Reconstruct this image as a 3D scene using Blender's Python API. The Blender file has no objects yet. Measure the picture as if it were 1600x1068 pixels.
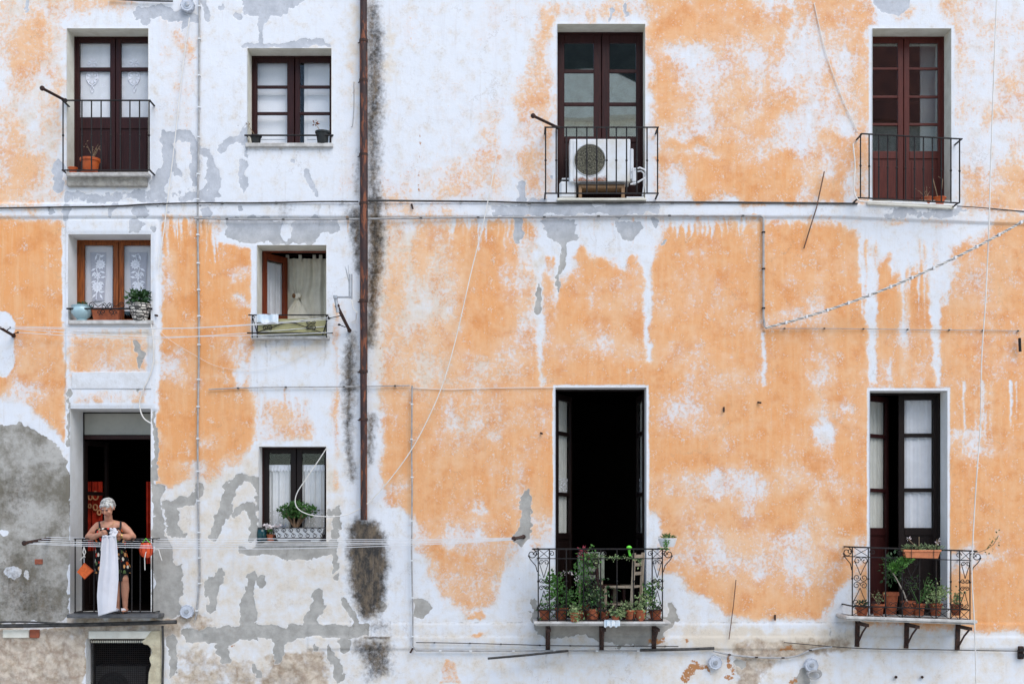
import bpy, math, random
import numpy as np
from mathutils import Vector, Matrix, noise as mnoise
R_ = math.radians
scene = bpy.context.scene
COL = scene.collection
# ------------------------------------------------------------------ camera, world, sun, exposure
S = 115.0          # photo pixels per metre on the wall
D = 17.0           # metres from camera to wall
EZ = 7.0           # eye height above the street
EY = 830.0         # photo row at eye level
cam_d = bpy.data.cameras.new('camera'); cam = bpy.data.objects.new('camera', cam_d); COL.objects.link(cam)
cam.location = (0, -D, EZ); cam.rotation_euler = (R_(90), 0, 0)
cam_d.sensor_width = 36; cam_d.lens = 36 * D * S / 1600; cam_d.shift_y = (EY - 534) / 1600
cam_d.clip_end = 800; cam_d.clip_start = 0.1
scene.camera = cam
SUN_EL, SUN_AZ = 47, 28   # azimuth measured from straight in front of the wall, negative = from the left
world = bpy.data.worlds.new('World'); scene.world = world; world.use_nodes = True
wn = world.node_tree.nodes; sky = wn.new('ShaderNodeTexSky'); sky.sky_type = 'NISHITA'; sky.sun_disc = False
sky.sun_elevation = R_(SUN_EL); sky.sun_rotation = R_(180 - SUN_AZ)
sky.air_density = 1.0; sky.dust_density = 0.6; sky.ozone_density = 1.6
world.node_tree.links.new(sky.outputs[0], wn['Background'].inputs[0]); wn['Background'].inputs[1].default_value = 0.12
sun_d = bpy.data.lights.new('sun', 'SUN'); sun_d.energy = 1.5; sun_d.angle = R_(50); sun_d.color = (1, .965, .92)
sun = bpy.data.objects.new('sun', sun_d); COL.objects.link(sun); sun.location = (-10, -30, 40)
_d = Vector((math.sin(R_(SUN_AZ)) * math.cos(R_(SUN_EL)), -math.cos(R_(SUN_AZ)) * math.cos(R_(SUN_EL)), math.sin(R_(SUN_EL))))
sun.rotation_euler = _d.to_track_quat('Z', 'Y').to_euler()
scene.view_settings.view_transform = 'Standard'; scene.view_settings.look = 'None'
scene.view_settings.exposure = 0.88; scene.view_settings.gamma = 1; scene.view_settings.use_curve_mapping = False
scene.cycles.use_denoising = True
scene.cycles.max_bounces = 8; scene.cycles.transparent_max_bounces = 16
rnd = random.Random(7)

# ------------------------------------------------------------------ helpers
def W(px, py, y=0.0):
    k = (D + y) / D
    return Vector(((px - 800) / S * k, y, EZ + (EY - py) / S * k))
def lin(r, g, b):
    f = lambda c: (c / 255 / 12.92) if c / 255 <= .04045 else ((c / 255 + .055) / 1.055) ** 2.4
    return (f(r), f(g), f(b), 1)
XF = [None]
ORG = {}
class MB:
    def __init__(s): s.v = []; s.f = []; s.m = []; s.mi = 0
    def add(s, v, f):
        n = len(s.v); s.v += [tuple(p) for p in v]; s.f += [tuple(i + n for i in q) for q in f]; s.m += [s.mi] * len(f); return s
    def box(s, a, b):
        x0, x1 = sorted((a[0], b[0])); y0, y1 = sorted((a[1], b[1])); z0, z1 = sorted((a[2], b[2]))
        return s.add([(x0,y0,z0),(x1,y0,z0),(x1,y1,z0),(x0,y1,z0),(x0,y0,z1),(x1,y0,z1),(x1,y1,z1),(x0,y1,z1)],
                     [(0,3,2,1),(4,5,6,7),(0,1,5,4),(1,2,6,5),(2,3,7,6),(3,0,4,7)])
    def R(s, px0, py0, px1, py1, y0, y1):      # a box whose front face covers these photo pixels at depth y0
        a = W(px0, py0, y0); b = W(px1, py1, y0); return s.box((a.x, y0, a.z), (b.x, y1, b.z))
    def tube(s, pts, r, n=6, cap=True):
        pts = [Vector(p) for p in pts]; N = len(pts)
        rs = r if isinstance(r, (list, tuple)) else [r] * N
        v = []; f = []; up = None
        for i, p in enumerate(pts):
            t = (pts[min(i+1, N-1)] - pts[max(i-1, 0)])
            if t.length < 1e-9: t = Vector((0,0,1))
            t.normalize()
            if up is None: up = Vector((0,1,0)) if abs(t.y) < .9 else Vector((1,0,0))
            a = t.cross(up)
            if a.length < 1e-6: a = t.cross(Vector((.3,.5,.8)))
            a.normalize(); b = a.cross(t).normalized(); up = b
            for k in range(n):
                w = 2 * math.pi * k / n; v.append(p + (a * math.cos(w) + b * math.sin(w)) * rs[i])
        for i in range(N - 1):
            for k in range(n): f.append((i*n+k, i*n+(k+1) % n, (i+1)*n+(k+1) % n, (i+1)*n+k))
        if cap: f.append(tuple(range(n - 1, -1, -1))); f.append(tuple(range((N-1)*n, N*n)))
        return s.add(v, f)
    def bar(s, p, q, r, n=6): return s.tube([p, q], r, n)
    def limb(s, ch, n=14):                      # tapered chain with round ends
        s.tube([c[0] for c in ch], [c[1] for c in ch], n)
        for c in ch: s.ell(c[0], (c[1],) * 3, n, n // 2)
        return s
    def ell(s, c, r, n=14, m=8, mat=None):
        c = Vector(c); v = []; f = []
        for j in range(m + 1):
            th = math.pi * j / m
            for k in range(n):
                w = 2 * math.pi * k / n
                p = Vector((r[0]*math.sin(th)*math.cos(w), r[1]*math.sin(th)*math.sin(w), r[2]*math.cos(th)))
                if mat: p = mat @ p
                v.append(c + p)
        for j in range(m):
            for k in range(n): f.append((j*n+k, (j+1)*n+k, (j+1)*n+(k+1) % n, j*n+(k+1) % n))
        return s.add(v, f)
    def lathe(s, c, prof, n=20, sx=1, sy=1):
        c = Vector(c); v = []; f = []
        for (r, z) in prof:
            for k in range(n):
                w = 2 * math.pi * k / n; v.append(c + Vector((r*sx*math.cos(w), r*sy*math.sin(w), z)))
        for j in range(len(prof) - 1):
            for k in range(n): f.append((j*n+k, j*n+(k+1) % n, (j+1)*n+(k+1) % n, (j+1)*n+k))
        f.append(tuple(range(n-1, -1, -1)))
        return s.add(v, f)
    def rings(s, rg, n=28, wob=None, cap=False):   # (x, y, z, rx, ry)
        v = []; f = []
        for j, (x, y, z, rx, ry) in enumerate(rg):
            for k in range(n):
                w = 2 * math.pi * k / n; q = 1 + (wob(j, w) if wob else 0)
                v.append((x + rx*q*math.cos(w), y + ry*q*math.sin(w), z))
        for j in range(len(rg) - 1):
            for k in range(n): f.append((j*n+k, j*n+(k+1) % n, (j+1)*n+(k+1) % n, (j+1)*n+k))
        return s.add(v, f)
    def disc(s, c, r, n, axis_y=True):
        c = Vector(c); return s.add([c + Vector((r*math.cos(2*math.pi*k/n), 0, r*math.sin(2*math.pi*k/n))) for k in range(n)], [tuple(range(n))])
    def prism(s, pts, y0, y1):                  # polygon of (x, z) extruded along y
        n = len(pts)
        return s.add([(x, y0, z) for x, z in pts] + [(x, y1, z) for x, z in pts],
                     [tuple(range(n)), tuple(range(2*n-1, n-1, -1))] + [(i, n+i, n+(i+1) % n, (i+1) % n) for i in range(n)])
    def leaves(s, c, rad, n, size, seed, shell=.35, asp=.55, droop=0):
        r = random.Random(seed); c = Vector(c)
        for _ in range(n):
            d = Vector((r.gauss(0,1), r.gauss(0,1), r.gauss(0,1))); d.normalize()
            q = shell + (1 - shell) * r.random()
            p = c + Vector((d.x*rad[0], d.y*rad[1], d.z*rad[2])) * q
            s.leaf(p, (d + Vector((r.uniform(-.8,.8), r.uniform(-.8,.8), r.uniform(-.5,.9) - droop))).normalized(), size * r.uniform(.6, 1.25), r, asp)
        return s
    def leaf(s, p, d, L, r, asp=.55):
        a = d.cross(Vector((r.uniform(-1,1), r.uniform(-1,1), r.uniform(-1,1))))
        if a.length < 1e-4: a = d.cross(Vector((1,0,0)))
        a.normalize(); nrm = d.cross(a) * (.18 * L); w = a * (L * asp * .5)
        s.add([p, p + d*L*.45 + w + nrm, p + d*L, p + d*L*.45 - w + nrm], [(0,1,2),(0,2,3)])
    def build(s, name, mat, parent=None, smooth=False, bev=0, origin=None):
        me = bpy.data.meshes.new(name)
        vs = s.v
        if XF[0] is not None: vs = [tuple(XF[0] @ Vector(p)) for p in vs]
        o0 = ORG[parent.name] if parent is not None else (Vector(origin) if origin is not None else Vector((0,0,0)))
        vs = [(p[0]-o0.x, p[1]-o0.y, p[2]-o0.z) for p in vs]
        me.from_pydata(vs, [], s.f)
        mats = mat if isinstance(mat, (list, tuple)) else [mat]
        for m in mats: me.materials.append(m)
        if len(mats) > 1: me.polygons.foreach_set('material_index', s.m)
        if smooth: me.polygons.foreach_set('use_smooth', [True] * len(me.polygons))
        me.update(); me.validate()
        o = bpy.data.objects.new(name, me); COL.objects.link(o)
        if parent is not None: o.parent = parent
        else: o.location = o0
        ORG[o.name] = o0
        if bev:
            b = o.modifiers.new('bevel', 'BEVEL'); b.width = bev; b.segments = 1; b.limit_method = 'ANGLE'
        if smooth and not bev:
            try: me.set_sharp_from_angle(angle=R_(40))
            except Exception: pass
        return o
def tag(o, label=None, cat=None, group=None, kind=None):
    if label: o['label'] = label
    if cat: o['category'] = cat
    if group: o['group'] = group
    if kind: o['kind'] = kind
    return o
def empty(name, loc, label=None, cat=None, group=None):
    o = bpy.data.objects.new(name, None); COL.objects.link(o)
    loc = Vector(loc)
    if XF[0] is not None: loc = XF[0] @ loc
    o.location = loc; ORG[o.name] = loc.copy(); return tag(o, label, cat, group)
def copies(name, mb, mat, parent, places, **kw):       # alike pieces sharing one mesh, placed at world points
    first = None
    for p in places:
        p = Vector(p)
        if XF[0] is not None: p = XF[0] @ p
        if first is None:
            x = XF[0]; XF[0] = None; sv = ORG[parent.name]; ORG[parent.name] = Vector((0,0,0))
            o = first = mb.build(name, mat, parent, **kw); ORG[parent.name] = sv; XF[0] = x
        else:
            o = first.copy(); COL.objects.link(o); o.parent = parent
        o.location = p - ORG[parent.name]; ORG[o.name] = p
# ---- materials
class N:
    def __init__(s, name):
        s.m = bpy.data.materials.new(name); s.m.use_nodes = True; s.t = s.m.node_tree; s.n = s.t.nodes; s.b = s.n['Principled BSDF']
        s.co = s.n.new('ShaderNodeTexCoord').outputs['Object']
    def l(s, a, b): s.t.links.new(a, b)
    def put(s, sock, v):
        if hasattr(v, 'links'): s.l(v, sock)
        else: sock.default_value = v
    def noise(s, scale, detail=4, rough=.6, vec=None, out=0, dist=0):
        n = s.n.new('ShaderNodeTexNoise'); n.inputs['Scale'].default_value = scale; n.inputs['Detail'].default_value = detail
        n.inputs['Roughness'].default_value = rough; n.inputs['Distortion'].default_value = dist; s.l(vec if vec is not None else s.co, n.inputs['Vector']); return n.outputs[out]
    def vor(s, scale, vec=None, feat='F1', out='Distance'):
        n = s.n.new('ShaderNodeTexVoronoi'); n.feature = feat; n.inputs['Scale'].default_value = scale; s.l(vec if vec is not None else s.co, n.inputs['Vector']); return n.outputs[out]
    def map(s, sc=(1,1,1), vec=None):
        n = s.n.new('ShaderNodeMapping'); n.inputs['Scale'].default_value = sc; s.l(vec if vec is not None else s.co, n.inputs['Vector']); return n.outputs[0]
    def ss(s, v, a, b, lo=0., hi=1.):
        n = s.n.new('ShaderNodeMapRange'); n.interpolation_type = 'SMOOTHSTEP'; s.put(n.inputs[0], v)
        n.inputs[1].default_value = a; n.inputs[2].default_value = b; n.inputs[3].default_value = lo; n.inputs[4].default_value = hi; return n.outputs[0]
    def mth(s, op, a, b=0., c=0.):
        n = s.n.new('ShaderNodeMath'); n.operation = op; s.put(n.inputs[0], a); s.put(n.inputs[1], b); s.put(n.inputs[2], c); return n.outputs[0]
    def mix(s, f, a, b, mode='MIX'):
        n = s.n.new('ShaderNodeMix'); n.data_type = 'RGBA'; n.blend_type = mode; s.put(n.inputs[0], f); s.put(n.inputs[6], a); s.put(n.inputs[7], b); return n.outputs[2]
    def bump(s, h, dist=.01, st=1.):
        n = s.n.new('ShaderNodeBump'); n.inputs['Distance'].default_value = dist; n.inputs['Strength'].default_value = st; s.l(h, n.inputs['Height']); s.l(n.outputs[0], s.b.inputs['Normal']); return n
    def col(s, v): s.put(s.b.inputs['Base Color'], v)
    def rough(s, v): s.put(s.b.inputs['Roughness'], v)
def simple(name, c, c2=None, scale=12, rough=.7, bump=.002, bscale=60, metal=0, spec=.4, stretch=None):
    k = N(name); vec = k.map(stretch) if stretch else None
    c2 = c2 or tuple(x*.72 for x in c[:3]) + (1,)
    k.col(k.mix(k.ss(k.noise(scale, 5, .65, vec), .35, .68), c, c2)); k.rough(rough); k.b.inputs['Metallic'].default_value = metal
    k.b.inputs['Specular IOR Level'].default_value = spec
    if bump: k.bump(k.noise(bscale, 4, .6, vec), bump)
    return k.m
def wood(name, c, c2, worn=None, amt=.66):
    k = N(name); v = k.map((26, 26, 2.2)); f = k.noise(2.2, 6, .6, v, dist=.6)
    c_ = k.mix(k.ss(f, .3, .7), c, c2)
    if worn: c_ = k.mix(k.ss(k.noise(17, 6, .75, k.map((1.6, 1.6, .5))), amt, amt + .05), c_, worn)
    k.col(c_); k.rough(.42); k.bump(f, .0015); k.b.inputs['Specular IOR Level'].default_value = .2; return k.m
M = {}
M['white_trim'] = simple('white_plaster_trim', (.80,.79,.77,1), (.72,.70,.66,1), 3, .85, .004, 40)
M['cream_trim'] = simple('cream_plaster', (.78,.75,.65,1), (.66,.62,.52,1), 5, .85, .004, 40)
M['marble'] = simple('marble_sill', (.58,.56,.53,1), (.38,.36,.33,1), 9, .5, .001)
M['stone'] = simple('old_stone_slab', (.42,.39,.34,1), (.25,.23,.2,1), 9, .85, .008, 50)
M['dark_stone'] = simple('dark_slate_slab', (.075,.078,.085,1), (.14,.135,.13,1), 7, .7, .008, 50)
M['dark_wood'] = wood('dark_brown_paint', (.019,.005,.005,1), (.036,.009,.008,1), (.15,.08,.065,1), .70)
M['black_wood'] = wood('near_black_wood', (.007,.004,.0035,1), (.012,.006,.005,1))
M['red_wood'] = wood('reddish_brown_paint', (.095,.021,.015,1), (.065,.014,.011,1), (.42,.32,.28,1), .685)
M['honey_wood'] = wood('varnished_pine', (.30,.085,.018,1), (.13,.032,.008,1))
M['rust_wood'] = wood('red_varnished_wood', (.20,.042,.014,1), (.11,.02,.009,1))
M['bare_wood'] = wood('bare_wood', (.36,.22,.12,1), (.22,.13,.07,1))
M['grey_wood'] = wood('weathered_chair_wood', (.42,.34,.25,1), (.27,.21,.15,1))
M['iron'] = simple('black_iron', (.006,.006,.007,1), (.018,.012,.010,1), 18, .6, .001, 90, 0, .3)
M['rust'] = simple('rusted_iron', (.065,.026,.016,1), (.018,.012,.011,1), 25, .8, .003, 90)
M['rust_light'] = simple('light_rust', (.20,.10,.06,1), (.05,.03,.025,1), 16, .85, .002, 80)
M['rustpipe'] = None
M['grey_metal'] = simple('galvanised_metal', (.42,.43,.45,1), (.3,.3,.31,1), 20, .4, .001, 60, .5)
M['grey_plastic'] = simple('grey_plastic_conduit', (.40,.39,.38,1), (.28,.27,.26,1), 10, .6, .001)
M['lamp_plastic'] = simple('pale_fixture_plastic', (.55,.58,.64,1), (.42,.44,.48,1), 12, .35, .001)
M['white_cable'] = simple('white_cable', (.74,.71,.66,1), (.62,.58,.52,1), 6, .6, 0)
M['dark_cable'] = simple('dark_cable', (.022,.021,.020,1), (.07,.065,.06,1), 9, .6, 0)
M['rope'] = simple('pale_line', (.72,.72,.72,1), (.6,.6,.6,1), 6, .6, 0)
M['terracotta'] = simple('terracotta', (.42,.115,.045,1), (.28,.075,.035,1), 22, .8, .002)
M['orange_pot'] = simple('orange_plastic_pot', (.52,.105,.02,1), (.40,.075,.015,1), 10, .45, .0005)
M['soil'] = simple('dark_soil', (.035,.024,.016,1), (.015,.011,.008,1), 60, .95, .01, 90)
M['black_plastic'] = simple('black_plastic', (.014,.016,.017,1), (.026,.028,.028,1), 9, .4, .0005)
M['white_plastic'] = simple('white_plastic', (.74,.75,.76,1), (.66,.66,.66,1), 5, .35, 0)
M['blue_ceramic'] = simple('pale_blue_ceramic', (.40,.56,.60,1), (.33,.47,.5,1), 6, .2, 0)
M['leaf'] = simple('mid_green_leaf', (.06,.15,.03,1), (.03,.085,.016,1), 9, .5, 0)
M['leaf_dark'] = simple('dark_green_leaf', (.022,.062,.018,1), (.045,.10,.03,1), 11, .45, 0)
M['leaf_light'] = simple('bright_green_leaf', (.10,.25,.045,1), (.055,.15,.025,1), 9, .5, 0)
M['leaf_pale'] = simple('variegated_leaf', (.32,.37,.17,1), (.08,.17,.05,1), 14, .5, 0)
M['dry'] = simple('dry_twig', (.34,.24,.14,1), (.2,.13,.08,1), 12, .8, 0)
M['petal'] = simple('white_petal', (.74,.70,.68,1), (.62,.5,.5,1), 20, .6, 0)
M['red_petal'] = simple('red_petal', (.30,.03,.05,1), (.2,.015,.03,1), 20, .6, 0)
M['room'] = simple('shade_painted_room_wall', (.012,.009,.008,1), (.008,.006,.005,1), 2, .95, 0, spec=0)  # near-black walls: the shade of the unlit rooms is put into the colour
M['sheet'] = simple('white_cotton', (.66,.65,.68,1), (.60,.58,.60,1), 3, .9, .002, 120, spec=.1)
M['cream_cloth'] = simple('cream_curtain_cloth', (.80,.76,.64,1), (.68,.64,.52,1), 5, .9, .002, 90, spec=.1)
M['olive_cloth'] = simple('olive_cloth', (.40,.37,.19,1), (.30,.28,.15,1), 4, .9, .002, 90, spec=.1)
M['blue_cloth'] = simple('pale_blue_cloth', (.55,.66,.74,1), (.74,.76,.77,1), 9, .9, .002, 90, spec=.1)
M['red_cloth'] = simple('red_cloth', (.48,.035,.014,1), (.30,.02,.01,1), 7, .8, .002, 60, spec=.1)
M['orange_cloth'] = simple('orange_plastic_weave', (.68,.13,.02,1), (.5,.08,.012,1), 30, .5, .002, 60)
M['lime'] = simple('lime_green_plastic', (.16,.75,.05,1), (.12,.6,.04,1), 5, .4, 0)
M['skin'] = simple('tanned_skin', (.53,.26,.165,1), (.43,.19,.115,1), 9, .55, .001, 70)
M['hair'] = simple('grey_white_hair', (.70,.68,.63,1), (.30,.28,.26,1), 30, .9, .004, 60, spec=.1, stretch=(1,1,.35))
M['lips'] = simple('lips', (.32,.09,.08,1), None, 9, .5, 0)
M['dark'] = simple('black_cloth', (.008,.008,.009,1), (.014,.013,.014,1), 9, .8, 0)
M['shutter_white'] = simple('white_painted_shutter', (.86,.88,.91,1), (.80,.82,.86,1), 2, .6, 0)
M['gold'] = simple('gold_metal', (.55,.38,.14,1), None, 9, .3, 0, 60, .9)
M['teal_glass'] = simple('dark_teal_glass', (.006,.045,.05,1), (.004,.02,.03,1), 9, .12, 0)
M['brick'] = simple('bare_brick', (.36,.10,.05,1), (.25,.08,.05,1), 20, .9, .01, 60)
def glass(name, refl, tint=(1,1,1,1)):
    k = N(name); k.n.remove(k.b); out = k.n['Material Output']
    tr = k.n.new('ShaderNodeBsdfTransparent'); tr.inputs[0].default_value = tint
    gl = k.n.new('ShaderNodeBsdfGlossy'); gl.inputs['Roughness'].default_value = .015; gl.inputs[0].default_value = (.9,.95,.95,1)
    bp = k.n.new('ShaderNodeBump'); bp.inputs['Distance'].default_value = .004; bp.inputs['Strength'].default_value = .35
    k.l(k.noise(1.6, 1, .4), bp.inputs['Height']); k.l(bp.outputs[0], gl.inputs['Normal'])
    fr = k.n.new('ShaderNodeLayerWeight'); fr.inputs[0].default_value = .5
    f = k.mth('ADD', k.mth('MULTIPLY', k.mth('POWER', fr.outputs['Facing'], 4.), .45), refl); mx = k.n.new('ShaderNodeMixShader'); k.l(f, mx.inputs[0]); k.l(tr.outputs[0], mx.inputs[1]); k.l(gl.outputs[0], mx.inputs[2])
    k.l(mx.outputs[0], out.inputs[0]); return k.m
M['glass'] = glass('window_glass', .02)
M['glass_old'] = glass('old_window_glass', .44, (.85,.88,.86,1)); M['glass_mid'] = glass('red_door_glass', .20, (.92,.94,.93,1))
def sheer(name, c, holes=.25, scale=0):
    k = N(name); out = k.n['Material Output']; k.col(k.mix(k.ss(k.noise(6,3),.3,.7), c, tuple(x*.9 for x in c[:3])+(1,))); k.rough(.9)
    k.b.inputs['Specular IOR Level'].default_value = .05
    tl = k.n.new('ShaderNodeBsdfTranslucent'); tl.inputs[0].default_value = c
    tr = k.n.new('ShaderNodeBsdfTransparent'); m1 = k.n.new('ShaderNodeMixShader'); m1.inputs[0].default_value = .15
    k.l(k.b.outputs[0], m1.inputs[1]); k.l(tl.outputs[0], m1.inputs[2])
    m2 = k.n.new('ShaderNodeMixShader'); k.l(m1.outputs[0], m2.inputs[1]); k.l(tr.outputs[0], m2.inputs[2])
    if scale: k.l(k.mth('MULTIPLY', k.ss(k.vor(scale), .3, .42), holes), m2.inputs[0])
    else: m2.inputs[0].default_value = holes
    k.l(m2.outputs[0], out.inputs[0]); return k.m
M['sheer'] = sheer('sheer_white_curtain', (.86,.87,.90,1), .08)
M['sheer_grey'] = sheer('thin_net', (.74,.74,.80,1), .45)
M['lace'] = sheer('lace_hem', (.80,.81,.86,1), .8, 34)
M['motif'] = simple('white_embroidery', (.84,.85,.90,1), (.78,.78,.84,1), 12, .9, 0, spec=.05)
M['cream_sheer'] = sheer('cream_sheer', (.70,.70,.64,1), .08)
# rusty downpipe
k = N('rusty_downpipe_paint'); v = k.map((6,6,1.1)); f = k.noise(3.2, 7, .68, v)
k.col(k.mix(k.ss(f,.50,.60), k.mix(k.ss(k.noise(14,5),.35,.65), (.042,.013,.010,1),(.022,.009,.008,1)), k.mix(k.noise(40,4), (.27,.075,.022,1),(.12,.035,.014,1))))
k.rough(.65); k.bump(k.noise(45,5,.7), .004); M['rustpipe'] = k.m
# floral dress
k = N('black_floral_fabric'); 
c1 = k.vor(19, k.map((1,1,.8)), out='Color'); dd = k.vor(19, k.map((1,1,.8)))
ramp = k.n.new('ShaderNodeValToRGB'); ramp.color_ramp.interpolation = 'CONSTANT'; e = ramp.color_ramp.elements
e[0].position = 0; e[0].color = (.008,.008,.01,1); e[1].position = .14; e[1].color = (.62,.13,.03,1)
for p_, q_ in ((.34,(.78,.70,.58,1)),(.50,(.008,.008,.01,1)),(.60,(.62,.05,.03,1)),(.74,(.74,.36,.14,1)),(.90,(.12,.18,.07,1))):
    x_ = e.new(p_); x_.color = q_
sp = k.n.new('ShaderNodeSeparateColor'); k.l(c1, sp.inputs[0]); k.l(sp.outputs[0], ramp.inputs[0])
k.col(k.mix(k.ss(k.mth('ADD', dd, k.mth('MULTIPLY', k.noise(60,3), .3)), .56, .64), ramp.outputs[0], (.008,.008,.010,1))); k.rough(.85); k.b.inputs['Specular IOR Level'].default_value = .1
M['floral'] = k.m
# patterned pot
k = N('patterned_ceramic'); w = k.n.new('ShaderNodeTexWave'); w.wave_type = 'RINGS'; w.rings_direction = 'SPHERICAL'; w.inputs['Scale'].default_value = 9; w.inputs['Distortion'].default_value = 2.0
k.l(k.co, w.inputs[0]); ck = k.vor(13, feat='DISTANCE_TO_EDGE')
k.col(k.mix(k.ss(w.outputs['Fac'], .62, .7), k.mix(k.ss(ck,.05,.09), (.05,.045,.04,1), (.68,.63,.55,1)), (.05,.045,.04,1))); k.rough(.35); M['pattern'] = k.m
# air conditioner panel with rust
def panel_mat(nm, lo, hi):
    k = N(nm); sx = k.n.new('ShaderNodeSeparateXYZ'); k.l(k.co, sx.inputs[0])
    rz = k.ss(k.mth('ADD', sx.outputs[2], k.mth('MULTIPLY', k.noise(16,6,.7), .34)), lo, hi, 1, 0)
    k.col(k.mix(rz, k.mix(k.ss(k.noise(4,5),.4,.75),(.74,.76,.78,1),(.62,.58,.50,1)), k.mix(k.noise(50,4),(.38,.12,.025,1),(.14,.05,.02,1)))); k.rough(.5); k.bump(k.noise(60,3),.001); return k.m
M['ac_rusty'] = panel_mat('rusty_enamel', .20, .30); M['ac_white'] = panel_mat('white_enamel', .05, .14)
k = N('dirty_fan_grille'); k.col(k.mix(k.ss(k.noise(55,4,.7),.4,.62), (.05,.048,.035,1), (.26,.24,.17,1))); k.rough(.8); M['grille'] = k.m

# ------------------------------------------------------------------ the wall: what paint and plaster is where
OPEN = dict(door_tl=(105,45,232,269,.27), win_tl=(387,76,518,227,.26), door_ac=(871,38,1008,310,.27), door_tr=(1363,45,1486,313,.27),
            win_lace=(107,366,236,500,.33), win_tab=(402,383,510,525,.34), door_lady=(110,638,236,958,.5), win_bonsai=(405,697,510,846,.2),
            door_mid=(868,605,1010,970,.24), door_br=(1359,610,1480,968,.27), win_grille=(135,997,236,1130,.26))
def lines(lo, hi, olo, ohi, step, snaps):
    a = list(np.arange(olo, lo, 9.0)) + list(np.arange(lo, hi, step)) + list(np.arange(hi, ohi + 9, 9.0)); a = np.array(a)
    for s_ in snaps: a[np.argmin(np.abs(a - s_))] = s_
    return np.unique(a)
xs = lines(-8, 1608, -330, 1930, 1.75, [o[i] for o in OPEN.values() for i in (0,2)])
ys = lines(-8, 1076, -320, 1632, 1.75, [o[i] for o in OPEN.values() for i in (1,3)] + [317.0, 318.5, 339.0, 340.5])
ys[-1] = EY + EZ * S
X, Y = np.meshgrid(xs, ys)
def vn(x, y, seed):
    xi = np.floor(x); yi = np.floor(y); fx = x - xi; fy = y - yi; fx = fx*fx*(3-2*fx); fy = fy*fy*(3-2*fy)
    def h(a, b):
        t = np.sin(a * 12.9898 + b * 78.233 + seed * 37.719) * 43758.5453; return t - np.floor(t)
    return (h(xi,yi)*(1-fx)+h(xi+1,yi)*fx)*(1-fy) + (h(xi,yi+1)*(1-fx)+h(xi+1,yi+1)*fx)*fy
def fbm(x, y, sc, oc, seed, g=.55):
    t = 0; a = 1; n = 0
    for i in range(oc):
        t = t + a * vn(x / sc, y / sc, seed + i * 7.3); n += a; a *= g; sc *= .5
    return t / n
sst = lambda v, a, b: (lambda t: t*t*(3-2*t))(np.clip((v - a) / (b - a), 0, 1))
wx1 = (fbm(X, Y, 26, 5, 1, .62) - .5); wy1 = (fbm(X, Y, 26, 5, 2, .62) - .5)
wx2 = (fbm(X, Y, 7.5, 3, 5, .6) - .5) * 7; wy2 = (fbm(X, Y, 7.5, 3, 6, .6) - .5) * 7
ridx = lambda a, lo, hi: slice(max(0, np.searchsorted(a, lo)), min(len(a), np.searchsorted(a, hi) + 1))
def sd_poly(pts, x, y):
    d = np.full(x.shape, 1e9); ins = np.zeros(x.shape, bool); n = len(pts)
    for i in range(n):
        (ax, ay), (bx, by) = pts[i], pts[(i+1) % n]
        ex, ey = bx-ax, by-ay; t = np.clip(((x-ax)*ex + (y-ay)*ey) / (ex*ex + ey*ey + 1e-9), 0, 1)
        d = np.minimum(d, (x-ax-t*ex)**2 + (y-ay-t*ey)**2)
        if ay != by:
            c = ((ay > y) != (by > y)) & (x < (bx-ax) * (y-ay) / (by-ay) + ax); ins ^= c
    d = np.sqrt(d); return np.where(ins, -d, d)
def sd_line(pts, x, y, r):
    d = np.full(x.shape, 1e9)
    rr = r if isinstance(r, (list, tuple)) else [r] * len(pts)
    if len(pts) == 1: return np.hypot(x-pts[0][0], y-pts[0][1]) - rr[0]
    for i in range(len(pts) - 1):
        (ax, ay), (bx, by) = pts[i], pts[i+1]; ex, ey = bx-ax, by-ay
        t = np.clip(((x-ax)*ex + (y-ay)*ey) / (ex*ex + ey*ey + 1e-9), 0, 1)
        d = np.minimum(d, np.hypot(x-ax-t*ex, y-ay-t*ey) - (rr[i]*(1-t) + rr[i+1]*t))
    return d
def paint(F, pts, v, soft=6, warp=16, r=None, el=None, mode='lerp'):
    mg = soft + warp + 6
    if el: x0, x1, y0, y1 = pts[0]-el[0]-mg, pts[0]+el[0]+mg, pts[1]-el[1]-mg, pts[1]+el[1]+mg
    else:
        rm = (max(r) if isinstance(r, (list, tuple)) else r) if r else 0
        x0 = min(p[0] for p in pts)-mg-rm; x1 = max(p[0] for p in pts)+mg+rm; y0 = min(p[1] for p in pts)-mg-rm; y1 = max(p[1] for p in pts)+mg+rm
    sl = (ridx(ys, y0, y1), ridx(xs, x0, x1)); fw = min(1., warp/6); x = X[sl] + wx1[sl]*2*warp + wx2[sl]*fw; y = Y[sl] + wy1[sl]*2*warp + wy2[sl]*fw
    if el: q = np.hypot((x-pts[0])/el[0], (y-pts[1])/el[1]); d = (q-1) * min(el)
    elif r: d = sd_line(pts, x, y, r)
    else: d = sd_poly(pts, x, y)
    m = sst(-d, -soft, soft)
    if mode == 'lerp': F[sl] = F[sl]*(1-m) + v*m
    elif mode == 'max': F[sl] = np.maximum(F[sl], v*m)
    elif mode == 'mul': F[sl] *= 1 - m*v
Z0 = np.zeros_like(X)
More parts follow.
